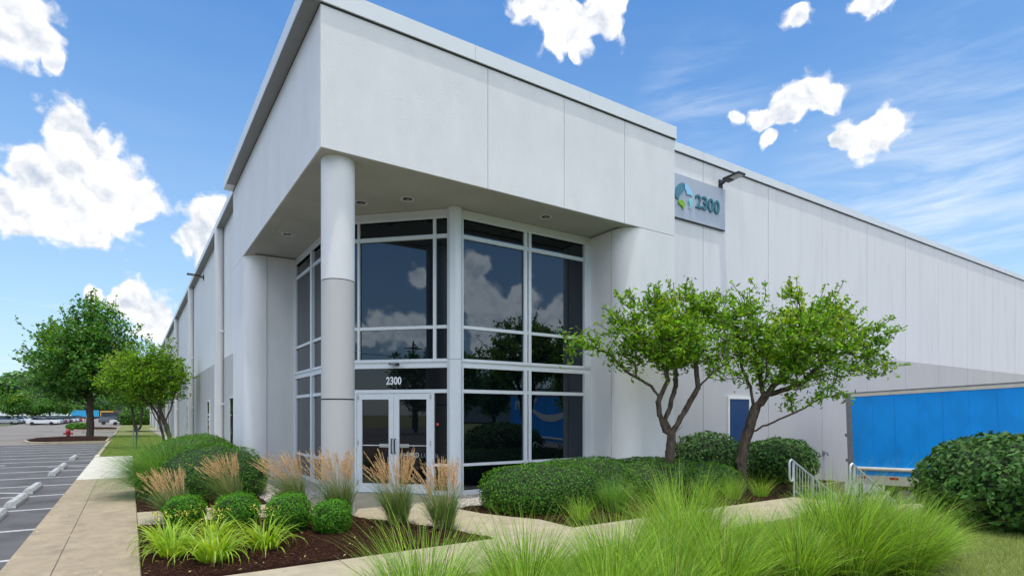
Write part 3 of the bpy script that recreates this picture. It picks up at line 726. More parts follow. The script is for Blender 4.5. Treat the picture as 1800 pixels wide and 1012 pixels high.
emblem([(10.935,8.594),(11.074,8.549),(11.179,8.468),(11.25,8.378),(11.278,8.268),(11.215,8.296),(11.109,8.302),(11.029,8.288),(11.004,8.372),(10.925,8.45)], M['skyb'])
emblem([(11.275,8.239),(11.295,8.102),(11.232,7.976),(11.134,7.864),(11.162,8.009),(11.099,8.115),(11.179,8.186)], M['aqua'])
emblem([(10.639,7.98),(10.701,8.062),(10.831,8.091),(10.91,8.047),(10.934,7.938),(10.865,7.786),(10.831,7.896),(10.735,7.925)], M['lime'])
text('2300', .56, .014, M['letter'], 'numerals', sg, Matrix(((1,0,0,1.22),(0,0,1,-.062),(0,1,0,.44),(0,0,0,1))), 1.02, .010, .004)
# floodlights
def flood(loc, rz, label):
    t = thing('floodlight', label, 'lamp', loc, rz, 'floodlights on the warehouse walls')
    MB().box(-.09,.09,-.04,0,-.16,.14).tube([(0,-.04,-.02),(0,-.16,.02),(0,-.22,.06)], .04, 10).build('bracket', M['black'], t)
    R = Matrix.Translation((0,-.2,.06)) @ Matrix.Rotation(rad(-3), 4, 'X')
    mb = MB().box(-.17,.17,-.22,0,-.05,.03,0,R).box(-.19,.19,-.66,-.22,-.035,.03,0,R)
    for k in range(6): mb.box(-.16+.056*k,-.14+.056*k,-.24,-.01,.03,.055,0,R)
    mb.build('housing', M['black'], t, bevel=.008); t.scale = (.9,)*3
    MB().box(-.15,.15,-.62,-.26,-.042,-.036,0,R).build('lens', M['lens'], t)
flood((12.68,1.49,8.98), 0, 'black floodlight above the right end of the 2300 sign')
flood((.54,24.3,9.0), -PI/2, 'black floodlight under the eave of the long left wall')
# security camera
sc = thing('security_camera', 'small grey security camera on the metal band above the glass doors', 'camera', tuple(T@Vector((1.33,.06,2.93))), -PI/4)
MB().box(-.05,.05,-.02,0,-.03,.03).tube([(0,-.02,0),(0,-.08,-.01)], .012, 8).build('mount', M['railgrey'], sc)
MB().tube([(-.14,-.06,.0),(.06,-.11,-.02)], [.03,.036], 12).build('body', M['railgrey'], sc, smooth=True)
MB().lathe([(.04,-.05),(.05,-.02),(.045,.0)], 14, 0, (.07,-.1)).build('dome', M['black'], sc, smooth=True)

# ------------------------------------------------------------------ stairs and railings
st = thing('concrete_stairs', 'concrete steps going down to the truck dock between two railings', 'stairs', (9.4,-3.42,0))
mb = MB()
for k in range(6): mb.box(.02+.31*k,.31*(k+1)+.02,-.76,.76,-1.2,-.165*(k+1)+.0)
mb.box(0,1.9,-.78,-.762,-1.2,-1.0); mb.build('treads', M['path'], st)
def railing(y, label):
    t = thing('stair_railing', label, 'railing', (9.42,y,0), 0, 'galvanised stair railings')
    sl = -.88/1.75; hz = .80
    top = [(0,0,.02),(-.06,0,.06)]
    def zt(x): return hz+sl*x
    # handrail loop
    P = [(.06,0,zt(.06)-.0),(0,0,hz+.005),(-.05,0,hz-.02),(-.075,0,hz-.07),(-.075,0,hz-.40),(-.05,0,hz-.45),(.0,0,hz-.47),(.05,0,hz-.45),(.065,0,hz-.41),(.065,0,hz-.06)]
    P = [(1.75,0,zt(1.75)),(.1,0,zt(.1)+.0)]+P[1:]
    MB().tube(P, .022, 10).build('handrail', M['galv'], t, smooth=True)
    for x, zb in ((.10,-.05),(.85,-.6),(1.70,-1.0)): MB().tube([(x,0,zt(x)),(x,0,zb)], .021, 10).build('post', M['galv'], t, smooth=True)
    MB().tube([(.1,0,.12),(1.7,0,.12+sl*1.6)], .014, 8).build('bottom_rail', M['galv'], t, smooth=True)
    for i in range(13):
        x = .1+1.6*(i+1)/14
        if abs(x-.85) < .04: continue
        MB().tube([(x,0,zt(x)),(x,0,.12+sl*(x-.1))], .0085, 6, 0, False).build('baluster', M['galv'], t)
    P = [(1.75,0,zt(1.75)),(1.82,0,zt(1.75)),(1.87,0,zt(1.75)-.05),(1.87,0,-1.0)]
    MB().tube(P, .022, 10).build('end_loop', M['galv'], t, smooth=True)
railing(-2.77, 'left galvanised stair railing with thin bars, beside the glossy shrub')
railing(-4.05, 'right galvanised stair railing with thin bars, in front of the blue trailer')
cb = MB(); rr = random.Random(3)
pts = [(.55*math.cos(a)*(1+.1*rr.random()), .32*math.sin(a)) for a in [i*PI/6 for i in range(12)]]
cb.prism(pts, -.4, .12); o = cb.build('boulder', M['path'], loc=(9.55,-5.1,-.05), bevel=.06)
tag(o, 'low pale stone half hidden in grass below the right railing', 'boulder')

# ------------------------------------------------------------------ blue trailer
def trailer():
    t = thing('semi_trailer', 'bright blue semi trailer backed up to the dock behind the railings', 'trailer', (16.5,-.5,-.41))
    t.rotation_euler = (rad(2.0)*-1,0,0)
    L_ = 16.0; Hh = 2.9; Wd = 2.6
    # local: y from 0 (rear) to -L (front), x from 0 (visible side) to Wd, z from 0 up
    MB().box(.0,Wd,-L_,-.16,.30,Hh-.12).build('box_body', M['trailer'], t)
    mb = MB(); k = -.16-1.24
    while k > -L_: mb.box(-.006,.0,k-.009,k+.009,.52,Hh-.14); k -= 1.24
    k = -.16-.62
    while k > -L_: mb.box(-.003,.0,k-.006,k+.006,.52,Hh-.14); k -= 1.24
    mb.build('side_seam', M['trailer_seam'], t)
    mb = MB(); k = -.3
    while k > -9:
        for z in range(24): mb.box(-.006,0,k-.006,k+.006,.6+z*.09,.612+z*.09)
        k -= .62
    tag(mb.build('rivets', M['trailer_seam'], t), kind='stuff')
    MB().box(-.02,Wd+.02,-L_,-5.1,Hh-.12,Hh).box(-.012,Wd,-5.1,-.0,Hh-.05,Hh).build('roof_rail', M['railgrey'], t)
    MB().box(-.018,.02,-5.1,-.16,Hh-.14,Hh-.05).box(-.021,.0,-L_,-5.1,Hh-.135,Hh-.12).build('top_trim', M['cream'], t)
    MB().box(-.025,.1,-.16,.0,.12,Hh-.02).box(Wd-.1,Wd+.025,-.16,0,.12,Hh-.02).box(.1,Wd-.1,-.12,0,Hh-.2,Hh-.02).build('rear_frame', M['railgrey'], t)
    mb = MB()
    for z in (.75,1.55,2.65): mb.box(-.05,.02,-.02,.05,z-.05,z+.05)
    mb.build('hinge', M['railgrey'], t)
    MB().box(.1,Wd-.1,-.05,-.01,.14,Hh-.2).build('rear_door', M['trailer'], t)
    MB().tube([(-.03,-.2,.50),(-.03,-L_,.50)], .055, 8).build('side_rub_rail', M['cream'], t, smooth=True)
    MB().box(-.015,Wd,-L_,-.0,.02,.30).build('bottom_rail', M['cream'], t)
    mb = MB(); k = -.35
    while k > -L_+.3: mb.box(-.021,-.014,k-.24,k,.19,.26); k -= .85
    mb.build('reflector', M['red'], t)
    MB().box(.9,1.7,-L_+1.5,-.8,-.2,.02).box(.1,2.5,-3.9,-1.0,-.16,.0).build('chassis', M['black'], t)
    for y in (-1.6,-2.85):
        w = MB(); 
        for x0 in (.06,.36,1.98,2.28):
            Mx = Matrix.Translation((x0,y,-.36)) @ Matrix.Rotation(PI/2, 4, 'Y')
            prof = [(.25,0),(.48,.02),(.5,.06),(.5,.2),(.48,.24),(.25,.26)]
            k0 = len(w.v); w.lathe(prof, 26); w.v[k0:] = [tuple(Mx@Vector(v)) for v in w.v[k0:]]
        wh = w.build('wheel', M['rubber'], t, smooth=True)
        r = MB(); Mx = Matrix.Translation((.05,y,-.36)) @ Matrix.Rotation(PI/2, 4, 'Y'); r.lathe([(.26,.0),(.24,.05),(.1,.04),(.08,-.02)], 20); r.v = [tuple(Mx@Vector(v)) for v in r.v]
        r.build('rim', M['steel'], wh, smooth=True)
    MB().box(.25,.4,-L_+3.1,-L_+3.0,-.75,0).box(2.2,2.35,-L_+3.1,-L_+3.0,-.75,0).box(.2,.45,-L_+3.2,-L_+2.9,-.8,-.75).build('landing_gear', M['railgrey'], t)
    MB().box(.3,2.3,-.06,.0,-.5,-.38).box(.6,.7,-.1,0,-.4,.05).box(1.9,2.0,-.1,0,-.4,.05).build('rear_guard', M['railgrey'], t)
    # white curved arrow and letter on the forward part of the side
    def curve_band(pts, wds):
        n = len(pts); vs = []
        for i, (y, z) in enumerate(pts):
            w = wds[i]; vs += [(-.010,y,z-w/2),(-.010,y,z+w/2)]
        return vs, [(2*i,2*i+1,2*i+3,2*i+2) for i in range(n-1)]
    pts = []; wds = []
    for i in range(21):
        q = i/20; pts.append((-14.0+4.2*q, 2.15-3.1*(q*(1-q))*.9+.3*q)); wds.append(.06+.34*math.sin(PI*q)**.7)
    mb = MB().add(*curve_band(pts, wds))
    mb.add([(-.010,-13.9,2.15),(-.010,-13.2,2.62),(-.010,-13.9,2.75),(-.010,-14.3,2.5)], [(0,1,2,3)])
    mb.build('painted_arrow', M['white_paint'], t)
    text('m', 1.1, .002, M['white_paint'], 'painted_letter', t, Matrix(((0,0,-1,-.008),(-1,0,0,-14.7),(0,1,0,2.0),(0,0,0,1))), 1, 0, .02)
trailer()

# ------------------------------------------------------------------ leaves, hedges, grasses
def leafquads(P, size, aspect=.5, N=None, up=0., rg=rng, droop=0.):
    n = len(P); u = unit(rg.normal(0,1,(n,3))+np.array([0,0,-droop]))
    if N is None: nn = rg.normal(0,1,(n,3))+np.array([0,0,up])
    else: nn = N+rg.normal(0,.55,(n,3))
    nn = unit(nn); u = unit(u-nn*np.sum(u*nn,1,keepdims=True)); w = np.cross(nn,u)
    s = (size*rg.uniform(.65,1.25,(n,1)))
    V = np.stack([P-u*s*.5, P+w*s*aspect*.5-u*s*.02+nn*s*.06, P+u*s*.5, P-w*s*aspect*.5-u*s*.02+nn*s*.06],1).reshape(-1,3)
    return V, np.arange(n*4).reshape(-1,4)
def sphere_pts(n, rg=rng):
    return unit(rg.normal(0,1,(n,3)))
from mathutils import noise as mnoise
def mound(name, label, cat, blobs, n, size, m, loc, group=None, aspect=.5, rough=.06, core=.93, twig=None, shoots=0, depth=.05):
    """blobs: ellipsoids (x,y,z, rx,ry,rz) whose union is the shrub; leaves are laid over and just under its surface"""
    t = thing(name, label, cat, loc, 0, group)
    area = np.array([(b[3]*b[4]+b[3]*b[5]+b[4]*b[5]) for b in blobs]); P = []; NN = []
    for b, a in zip(blobs, area):
        k = int(n*a/area.sum()*1.35); d = sphere_pts(k); c = np.array(b[:3]); r = np.array(b[3:6])
        e = 2.4; sgn = np.sign(d); q = np.abs(d); rr_ = (q**e).sum(1)**(-1/e); dd = d*rr_[:,None]
        bump = np.array([mnoise.noise(Vector(v*3.1+c)) for v in dd])*rough+np.array([mnoise.noise(Vector(v*9+c)) for v in dd])*rough*.5
        dep = 1-np.abs(rng.normal(0,depth,k))+bump
        p = c+dd*r*dep[:,None]; nrm = unit(dd/r)
        keep = p[:,2] > .0
        for b2 in blobs:
            if b2 is b: continue
            q2 = (np.abs((p-np.array(b2[:3]))/np.array(b2[3:6]))**e).sum(1)**(1/e)
            keep &= q2 > .93
        P.append(p[keep]); NN.append(nrm[keep])
    P = np.concatenate(P); NN = np.concatenate(NN)
    V, F = leafquads(P, size, aspect, NN)
    quads('foliage', V, F, m, t)
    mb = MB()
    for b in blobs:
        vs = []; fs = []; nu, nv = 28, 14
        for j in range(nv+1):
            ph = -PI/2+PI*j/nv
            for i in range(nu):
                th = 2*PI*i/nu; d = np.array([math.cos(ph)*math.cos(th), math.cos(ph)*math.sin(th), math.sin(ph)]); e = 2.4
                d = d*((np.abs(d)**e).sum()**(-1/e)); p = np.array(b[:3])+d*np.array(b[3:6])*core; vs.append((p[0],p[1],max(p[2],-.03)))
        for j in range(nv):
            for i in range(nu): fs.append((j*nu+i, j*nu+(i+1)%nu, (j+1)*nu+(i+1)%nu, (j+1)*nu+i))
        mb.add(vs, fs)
    mb.build('dark_core', M['hedgecore'], t)  # solid near-black green core so the gaps between leaves read dark
    return t
mound('clipped_hedge', 'wide low clipped yew hedge curving in front of the right windows', 'hedge',
      [(3.95,-.95,.30,1.22,1.0,.56),(5.3,-.62,.30,1.6,.95,.58),(6.9,-.95,.28,1.5,.95,.56),(8.1,-1.45,.22,.95,.7,.50)], 58000, .042, M['hedge'], (0,0,0), depth=.045, rough=.09, core=.92)
mound('clipped_hedge', 'tall rounded clipped yew hedge behind the plumed grasses at the left pier', 'hedge',
      [(-1.15,4.6,.35,1.12,1.55,.78),(-1.35,6.9,.35,1.15,1.9,.88),(-1.0,9.3,.35,1.0,1.3,.85)], 48000, .044, M['hedge'], (0,0,0), depth=.045, rough=.11, core=.92)
bx = [(-1.97,.52,.29,'leftmost of the four small clipped boxwood balls in the mulch'),(-1.33,-.22,.33,'second boxwood ball from the left, behind the daylilies'),(-.68,-.72,.335,'third boxwood ball from the left, in front of the curved walk'),(-.16,-1.2,.285,'rightmost and most upright of the four small boxwood balls')]
for x, y, r, l in bx:
    mound('boxwood', l, 'shrub', [(0,0,r*.86,r,r,r*.92)], 7500, .026, M['box'], (x,y,0), 'boxwood balls in the front bed', .55, .20, .84, depth=.09)
mound('viburnum_shrub', 'dark glossy shrub on the wall corner behind the long hedge, left of the blue door', 'shrub', [(0,0,.62,1.15,.75,.72),(.9,-.4,.5,.7,.6,.55)], 4600, .10, M['vib'], (10.0,-.1,0), 'large leaved rounded shrubs', .5, .12, .8, depth=.12)
mound('viburnum_shrub', 'dark glossy shrub right of the blue door behind the left railing', 'shrub', [(0,0,.55,1.15,.8,.62)], 4200, .10, M['vib'], (11.85,-1.0,0), 'large leaved rounded shrubs', .5, .12, .8, depth=.12)
mound('viburnum_shrub', 'big glossy large-leaved shrub at the right edge in front of the trailer', 'shrub', [(0,0,.66,1.42,1.25,.86),(1.0,-.5,.6,1.2,1.1,.8)], 12500, .112, M['vib'], (9.5,-6.55,-.05), 'large leaved rounded shrubs', .52, .10, .84, depth=.10)

M_SPLIT = None
def blades(n, r0, L0, L1, lean, bend, w, rg, seg=5, bias=(0,0), spread=1.0, tipup=0):
    """arching blades: returns V, F"""
    a = rg.uniform(0,2*PI,n); rr_ = r0*np.sqrt(rg.uniform(0,1,n)); bx_ = rr_*np.cos(a); by_ = rr_*np.sin(a)
    az = a+rg.normal(0,.5,n); L_ = rg.uniform(L0,L1,n); le = np.abs(rg.normal(lean,lean*.6,n))*(.3+rr_/r0); be = np.abs(rg.normal(bend,bend*.4,n))
    hx = np.cos(az)*spread+bias[0]; hy = np.sin(az)*spread+bias[1]
    t = np.linspace(0,1,seg+1)
    # tangent angle from vertical grows with t
    th = le[:,None]+be[:,None]*t[None]**1.5
    dt = 1/seg; thm = (th[:,1:]+th[:,:-1])/2
    hor = np.concatenate([np.zeros((n,1)), np.cumsum(np.sin(thm)*dt,1)],1)*L_[:,None]
    ver = np.concatenate([np.zeros((n,1)), np.cumsum(np.cos(thm)*dt,1)],1)*L_[:,None]
    X = bx_[:,None]+hor*hx[:,None]; Y = by_[:,None]+hor*hy[:,None]; Z = np.maximum(ver,.01)
    wd = w*rg.uniform(.7,1.3,n)[:,None]*(1-t[None]**2*.92)*(.6+.4*np.minimum(1,t[None]*6))
    fa = az+PI/2+rg.normal(0,.7,n); sx = np.cos(fa)[:,None]*wd/2; sy = np.sin(fa)[:,None]*wd/2
    V = np.stack([np.stack([X-sx,Y-sy,Z],2), np.stack([X+sx,Y+sy,Z],2)],2).reshape(-1,3)
    base = np.arange(n)[:,None,None]*(2*(seg+1)); k = np.arange(seg)[None,:,None]*2; q = np.array([0,1,3,2])[None,None]
    return V, (base+k+q).reshape(-1,4), (X,Y,Z,th,az)
def clump(name, label, n, r0, L0, L1, lean, bend, w, m, loc, group=None, seed=1, cat='grass clump', **kw):
    rg = np.random.default_rng(seed)
    V, F, _ = blades(n, r0, L0, L1, lean, bend, w, rg, **kw)
    V2, F2, _ = blades(int(n*.16), r0*.8, L1*1.05, L1*1.3, lean*.7, bend*.8, w*.6, rg, **kw)
    F_ = np.concatenate([F,F2+len(V)]); sg = kw.get('seg',5); nb = len(F_)//sg; pick = rg.choice(3, nb, p=[.76,.19,.05]); mi = np.repeat(pick, sg)
    o = quads(name, np.concatenate([V,V2]), F_, [m, M['mgrass'], M['drygrass']], midx=mi)
    o.location = loc; return tag(o, label, cat, group)
GG = 'lime green fountain grasses in the foreground'
LG = [(-1.15,-6.1,.6,'small lime grass clump at the bottom, farthest left'),(-.75,-5.75,.88,'lime grass clump at the lower left, growing over the path end'),(-.2,-6.35,.74,'wispy lime grass clump at the bottom, second from the left'),
      (.25,-5.75,.84,'lime grass clump below the tip of the mulch bed'),(.1,-6.9,.7,'nearest lime grass clump at the bottom left'),(.75,-6.3,.76,'lime grass clump filling the bottom edge left of centre'),
      (1.25,-5.85,.80,'lime grass clump below the paved corner'),(1.75,-5.95,.74,'lime grass clump just left of the tall one'),(1.0,-6.75,.7,'nearest lime grass clump at the bottom centre'),
      (2.75,-5.35,1.05,'tall lime grass clump standing alone where it hides a gap of the path'),(2.55,-5.75,.85,'lime grass clump at the foot of the tall one'),(2.0,-6.5,.78,'near lime grass clump at the bottom, right of the centre'),
      (3.3,-6.0,.62,'low lime grass clump right of the tall one'),(3.1,-6.6,.68,'low near lime grass clump between the two high ones'),(3.8,-5.75,.56,'low lime grass clump beside the far path'),(3.6,-6.35,.66,'low lime grass clump left of the arching one'),
      (4.25,-6.4,1.02,'highest arching lime grass clump in front of the two railings'),(4.6,-6.15,.92,'arching lime grass clump below the right railing'),(4.0,-6.75,.86,'near arching lime grass clump at the bottom right'),
      (4.9,-6.55,.80,'lime grass clump bending right towards the lawn'),(5.45,-6.3,.66,'rightmost full lime grass clump by the pale boulder'),(5.25,-6.75,.70,'lime grass clump near the bottom edge below the big shrub'),(4.6,-7.0,.78,'nearest lime grass clump at the bottom right edge'),(5.9,-6.75,.5,'last small lime grass clump before the bare lawn')]
for i, (x, y, s, l) in enumerate(LG):
    clump('fountain_grass', l, 1250 if s > .55 else 420, .24*s, .50*s, 1.12*s, .27, .98, .0080, M['lgrass'], (x,y,-.02), GG, 40+i, bias=(.28,-.18) if x > 3.9 else (0,0))
clump('fountain_grass', 'green grass tuft growing in the notch of the long hedge', 1100, .16, .4, .68, .2, 1.0, .005, M['dgrass'], (4.75,-2.15,0), GG, 71)
for i, (x, y, s) in enumerate(((3.6,-2.5,.6),(5.9,-2.35,.75),(6.9,-2.45,.7),(7.9,-2.4,.7),(8.7,-2.5,.65))):
    clump('fountain_grass', ['thin grass tuft at the paved corner below the hedge','wispy grass tuft under the first trunk','wispy grass tuft between the two trunks','wispy grass tuft under the second trunk','wispy grass tuft beside the left railing foot'][i], 260, .14, .45*s, .95*s, .25, 1.1, .0045, M['lgrass'], (x,y,0), GG, 80+i)
clump('fountain_grass', 'large dark green fountain grass spilling over the sidewalk', 5200, .42, .95, 1.5, .38, 1.5, .0065, M['dgrass'], (-1.95,5.3,0), None, 99, bias=(-.25,-.1))

def reed(loc, s, bias, label, seed):
    rg = np.random.default_rng(seed); t = thing('feather_reed_grass', label, 'grass clump', loc, 0, 'tan plumed reed grasses')
    V, F, _ = blades(620, .14, .35*s, .92*s, .16, .95, .0085, rg, bias=bias, spread=.95)
    quads('leaf_blades', V, F, M['kgrass'], t)
    V, F, (X,Y,Z,th,az) = blades(125, .13, .74*s, 1.18*s, .10, .42, .0050, rg, bias=(bias[0]*1.25,bias[1]*1.25), spread=.85)
    V3, F3, _ = blades(110, .15, .3*s, .6*s, .3, 1.6, .006, rg, bias=bias)
    quads('stems', np.concatenate([V,V3]), np.concatenate([F,F3+len(V)]), M['stem'], t)
    # plumes follow the last stretch of each stem
    n = len(X); P = []; U = []; Sz = []
    A = np.stack([X[:,-2],Y[:,-2],Z[:,-2]],1); Bp = np.stack([X[:,-1],Y[:,-1],Z[:,-1]],1); d = unit(Bp-A)
    L_ = rg.uniform(.16,.28,n)*s
    for k in range(20):
        q = k/19; wdt = .009*math.sin(PI*min(.97,q*.85+.1))+.002
        for j in range(2):
            P.append(A+d*(np.linalg.norm(Bp-A,axis=1)*.1+L_*q)[:,None]+rg.normal(0,wdt*.5,(n,3))); U.append(d+rg.normal(0,.22,(n,3))); Sz.append(np.full(n,.028*s))
    P = np.concatenate(P); U = unit(np.concatenate(U)); Sz = np.concatenate(Sz)[:,None]; nn = rg.normal(0,1,P.shape); w = unit(np.cross(U,nn))
    V = np.stack([P-U*Sz*.5, P+w*Sz*.14, P+U*Sz*.5, P-w*Sz*.14],1).reshape(-1,3)
    quads('plumes', V, np.arange(len(V)).reshape(-1,4), M['plume'], t)
LB = (-.55,.32)
for i, (x, y, s, b, l) in enumerate(((-2.02,1.28,.86,(-.85,.5),'plumed reed grass leaning left beside the sidewalk, leftmost of six'),(-1.0,2.62,.98,(-.8,.45),'plumed reed grass behind the curved walk, second from left'),
      (-.12,1.15,1.06,(-.85,.5),'plumed reed grass left of the column, leaning towards the hedge'),(.34,-.02,1.16,(-.4,.2),'plumed reed grass standing right at the foot of the column'),
      (.95,-1.08,1.14,(-.35,.15),'plumed reed grass in front of the glass doors'),(1.40,-1.85,1.05,(-.3,.12),'plumed reed grass in front of the corner post, rightmost of six'))):
    reed((x,y,0), s*.92, (b[0]*.85,b[1]*.85), l, 200+i)
# daylilies
def lily(loc, s, label, seed):
    rg = np.random.default_rng(seed); t = thing('daylily', label, 'plant', loc, 0, 'yellow green daylilies in the front bed')
    V, F, _ = blades(120, .14*s, .36*s, .70*s, .34, 1.95, .027, rg, seg=9, spread=1.0)
    quads('leaves', V, F, M['lily'], t)
    V, F, (X,Y,Z,th,az) = blades(9, .08*s, .45*s, .62*s, .1, .25, .007, rg)
    quads('flower_stalks', V, F, M['lily'], t)
    P = np.stack([X[:,-1],Y[:,-1],Z[:,-1]],1); P = np.repeat(P,7,0)+rg.normal(0,.017,(len(P)*7,3))
    V, F = leafquads(P, .032, .45, None, 0, rg); tag(quads('buds', V, F, M['bud'], t), kind='stuff')
for i, (x, y, s, l) in enumerate(((-2.25,-1.55,1.0,'yellow green daylily at the left corner of the mulch bed'),(-1.85,-2.1,1.05,'large daylily lowest in the bed, second from left'),(-1.75,-1.2,.95,'daylily farther back, below the second boxwood ball'),
      (-1.2,-1.75,1.0,'daylily arching over bare mulch, right of the others'),(-2.3,-.75,.8,'small daylily below the leftmost boxwood ball'))):
    lily((x,y,0), s, l, 300+i)
def litter(n, pts):
    xs = [p[0] for p in pts]; ys = [p[1] for p in pts]; rg = np.random.default_rng(17)
    x = rg.uniform(min(xs),max(xs),n*3); y = rg.uniform(min(ys),max(ys),n*3); k = inside(x,y,pts); x = x[k][:n]; y = y[k][:n]
    P = np.stack([x,y,np.full(len(x),.045)],1); V, F = leafquads(P, .055, .35, np.tile(np.array([0,0,3.]),(len(P),1)), rg=rg)
    tag(quads('fallen_leaves', V, F, M['drygrass']), kind='stuff')
litter(110, BED1)
litter(60, BED3)
litter(90, R4(-3.9,-2.6,-6,9))
# lawn blades
def lawn(name, region, n, h, w, z, fz=None, seed=7):
    rg = np.random.default_rng(seed); x0,x1,y0,y1 = region
    x = rg.uniform(x0,x1,n); y = rg.uniform(y0,y1,n); zz = np.full(n,z) if fz is None else np.array([fz(a,b) for a,b in zip(x,y)])
    a = rg.uniform(0,PI,n); dx = np.cos(a)*w/2; dy = np.sin(a)*w/2; hh = h*rg.uniform(.5,1.3,n); lx = rg.normal(0,.4,n)*hh; ly = rg.normal(0,.4,n)*hh
    V = np.stack([np.stack([x-dx,y-dy,zz],1),np.stack([x+dx,y+dy,zz],1),np.stack([x+lx,y+ly,zz+hh],1)],1).reshape(-1,3)
    return tag(quads(name, V, np.arange(n*3).reshape(-1,3), M['lawn']), kind='stuff')
lawn('lawn_grass', (3.5,9.3,-8.5,-4.3), 60000, .06, .006, -.05)
lawn('lawn_grass', (-2.5,3.5,-8.5,-4.3), 25000, .06, .006, -.05, seed=8)
lawn('lawn_grass', (-3.78,-.56,20.4,50), 60000, .09, .02, -.05, seed=9)

# ------------------------------------------------------------------ trees
def tree(name, label, loc, limbs, blobs, natt, nleaf, lsize, mats, seed, rbase, group=None, cat='tree', spread=.16, yfrac=.0, droop=.3, aspect=.48, bf=.35, rtip=.004, scale=1):
    rg = np.random.default_rng(seed); t = thing(name, label, cat, loc, -YAW, group)
    # nodes from limbs
    nodes = []; par = []; 
    for li, limb in enumerate(limbs):
        prev = None
        pts = [Vector(p) for p in limb]
        dense = []
        for a, b in zip(pts[:-1], pts[1:]):
            k = max(1, int((b-a).length/(.12*scale)))
            for i in range(k): dense.append(a.lerp(b, i/k))
        dense.append(pts[-1])
        for i, p in enumerate(dense):
            if i == 0 and nodes:
                d = [ (Vector(q)-p).length for q in nodes ]; prev = int(np.argmin(d)); continue
            p = p+Vector(rg.normal(0,.008*scale,3)) if i else p
            nodes.append(tuple(p)); par.append(prev if prev is not None else -1); prev = len(nodes)-1
    nodes = [np.array(n) for n in nodes]; nl = len(nodes)
    vol = np.array([b[3]*b[4]*b[5] for b in blobs])**.8; att = []
    for b, v in zip(blobs, vol):
        k = max(3,int(natt*v/vol.sum())); d = sphere_pts(k, rg)*(rg.uniform(.15,1,(k,1))**(1/2.2)); att.append(np.array(b[:3])+d*np.array(b[3:6]))
    att = np.concatenate(att)
    root = np.array(nodes[0]); order = np.argsort([min(np.linalg.norm(a-n) for n in nodes[::3]) for a in att])
    plen = [0.]*nl
    for i in range(nl): plen[i] = 0 if par[i] < 0 else plen[par[i]]+float(np.linalg.norm(nodes[i]-nodes[par[i]]))
    ends = []
    for ai in order:
        a = att[ai]; NA = np.array(nodes); d = np.linalg.norm(NA-a,axis=1); low = (NA[:,2] > a[2]+.25*scale)*.6*scale
        cost = d+bf*np.array(plen)+low
        cost[:max(2,nl//12)] += 5*scale
        j = int(np.argmin(cost)); s = nodes[j]; L_ = d[j]; k = max(1,int(L_/(.16*scale))); prev = j
        mid = rg.normal(0,.10*L_,3); mid[2] += .05*L_
        for i in range(1,k+1):
            q = i/k; p = s+(a-s)*q+mid*math.sin(PI*q); nodes.append(p); par.append(prev); plen.append(plen[prev]+float(np.linalg.norm(p-nodes[prev]))); prev = len(nodes)-1
        ends.append(prev)
    n = len(nodes); cnt = np.zeros(n)
    for e in ends: cnt[e] += 1
    for i in range(n-1,-1,-1):
        if par[i] >= 0: cnt[par[i]] += cnt[i]
    ctr = np.mean(att, axis=0)
    sprig = []
    for e in list(ends):
        p = nodes[e]; o_ = (p-ctr)/np.maximum(np.abs(att-ctr).max(0),.1)
        if rg.random() < .34 and np.linalg.norm(o_) > .5:
            dr = unit(((p-ctr)*np.array([1,1,1])+np.array([0,0,.9*scale]))[None])[0]+rg.normal(0,.2,3); L_ = rg.uniform(.18,.46)*scale; prev = e
            for i in (1,2):
                q_ = p+dr*L_*i/2; nodes.append(q_); par.append(prev); prev = len(nodes)-1
            sprig.append((p, p+dr*L_))
    n = len(nodes); cnt = np.concatenate([cnt, np.ones(n-len(cnt))])
    tot = max(cnt.max(),1); R_ = rtip+(rbase-rtip)*(cnt/tot)**.56
    NA = np.array(nodes)
    idx = [i for i in range(n) if par[i] >= 0]
    A = NA[[par[i] for i in idx]]; Bq = NA[idx]; ra = R_[[par[i] for i in idx]]; rb = R_[idx]; ra = np.minimum(ra, rb*1.35+.002)
    d = unit(Bq-A); ref = np.tile(np.array([.31,.72,.62]),(len(d),1)); u = unit(np.cross(d,ref)); w = np.cross(d,u); k = 7
    th = np.arange(k)*2*PI/k; ring = u[:,None]*np.cos(th)[None,:,None]+w[:,None]*np.sin(th)[None,:,None]
    ext = d*np.minimum(rb,.05)[:,None]*.5
    ja = 1+rg.normal(0,.09,(len(d),k)); jb = 1+rg.normal(0,.09,(len(d),k))
    V = np.concatenate([(A-ext)[:,None]+ring*(ra[:,None]*ja)[:,:,None],(Bq+ext)[:,None]+ring*(rb[:,None]*jb)[:,:,None]],1).reshape(-1,3)
    ii = np.arange(k); q = np.stack([ii,(ii+1)%k,(ii+1)%k+k,ii+k],1); F = (np.arange(len(d))[:,None,None]*2*k+q[None]).reshape(-1,4)
    quads('trunk', V, F, M['bark'], t, smooth=True)
    P = []; e = np.array(ends)
    E1 = NA[e]; E0 = NA[[par[x] for x in ends]]
    for j in range(nleaf):
        q = rg.uniform(-.8,1.25,(len(e),1)); P.append(E0+(E1-E0)*q+rg.normal(0,spread,(len(e),3))*np.array([1,1,.62]))
    if sprig:
        S0 = np.array([a for a,b in sprig]); S1 = np.array([b for a,b in sprig])
        for j in range(14):
            q = rg.uniform(.0,1.08,(len(S0),1)); P.append(S0+(S1-S0)*q+rg.normal(0,.035*scale,(len(S0),3)))
    P = np.concatenate(P); V, F = leafquads(P, lsize, aspect, None, .9, rg, droop)
    mi = np.zeros(len(F), int)
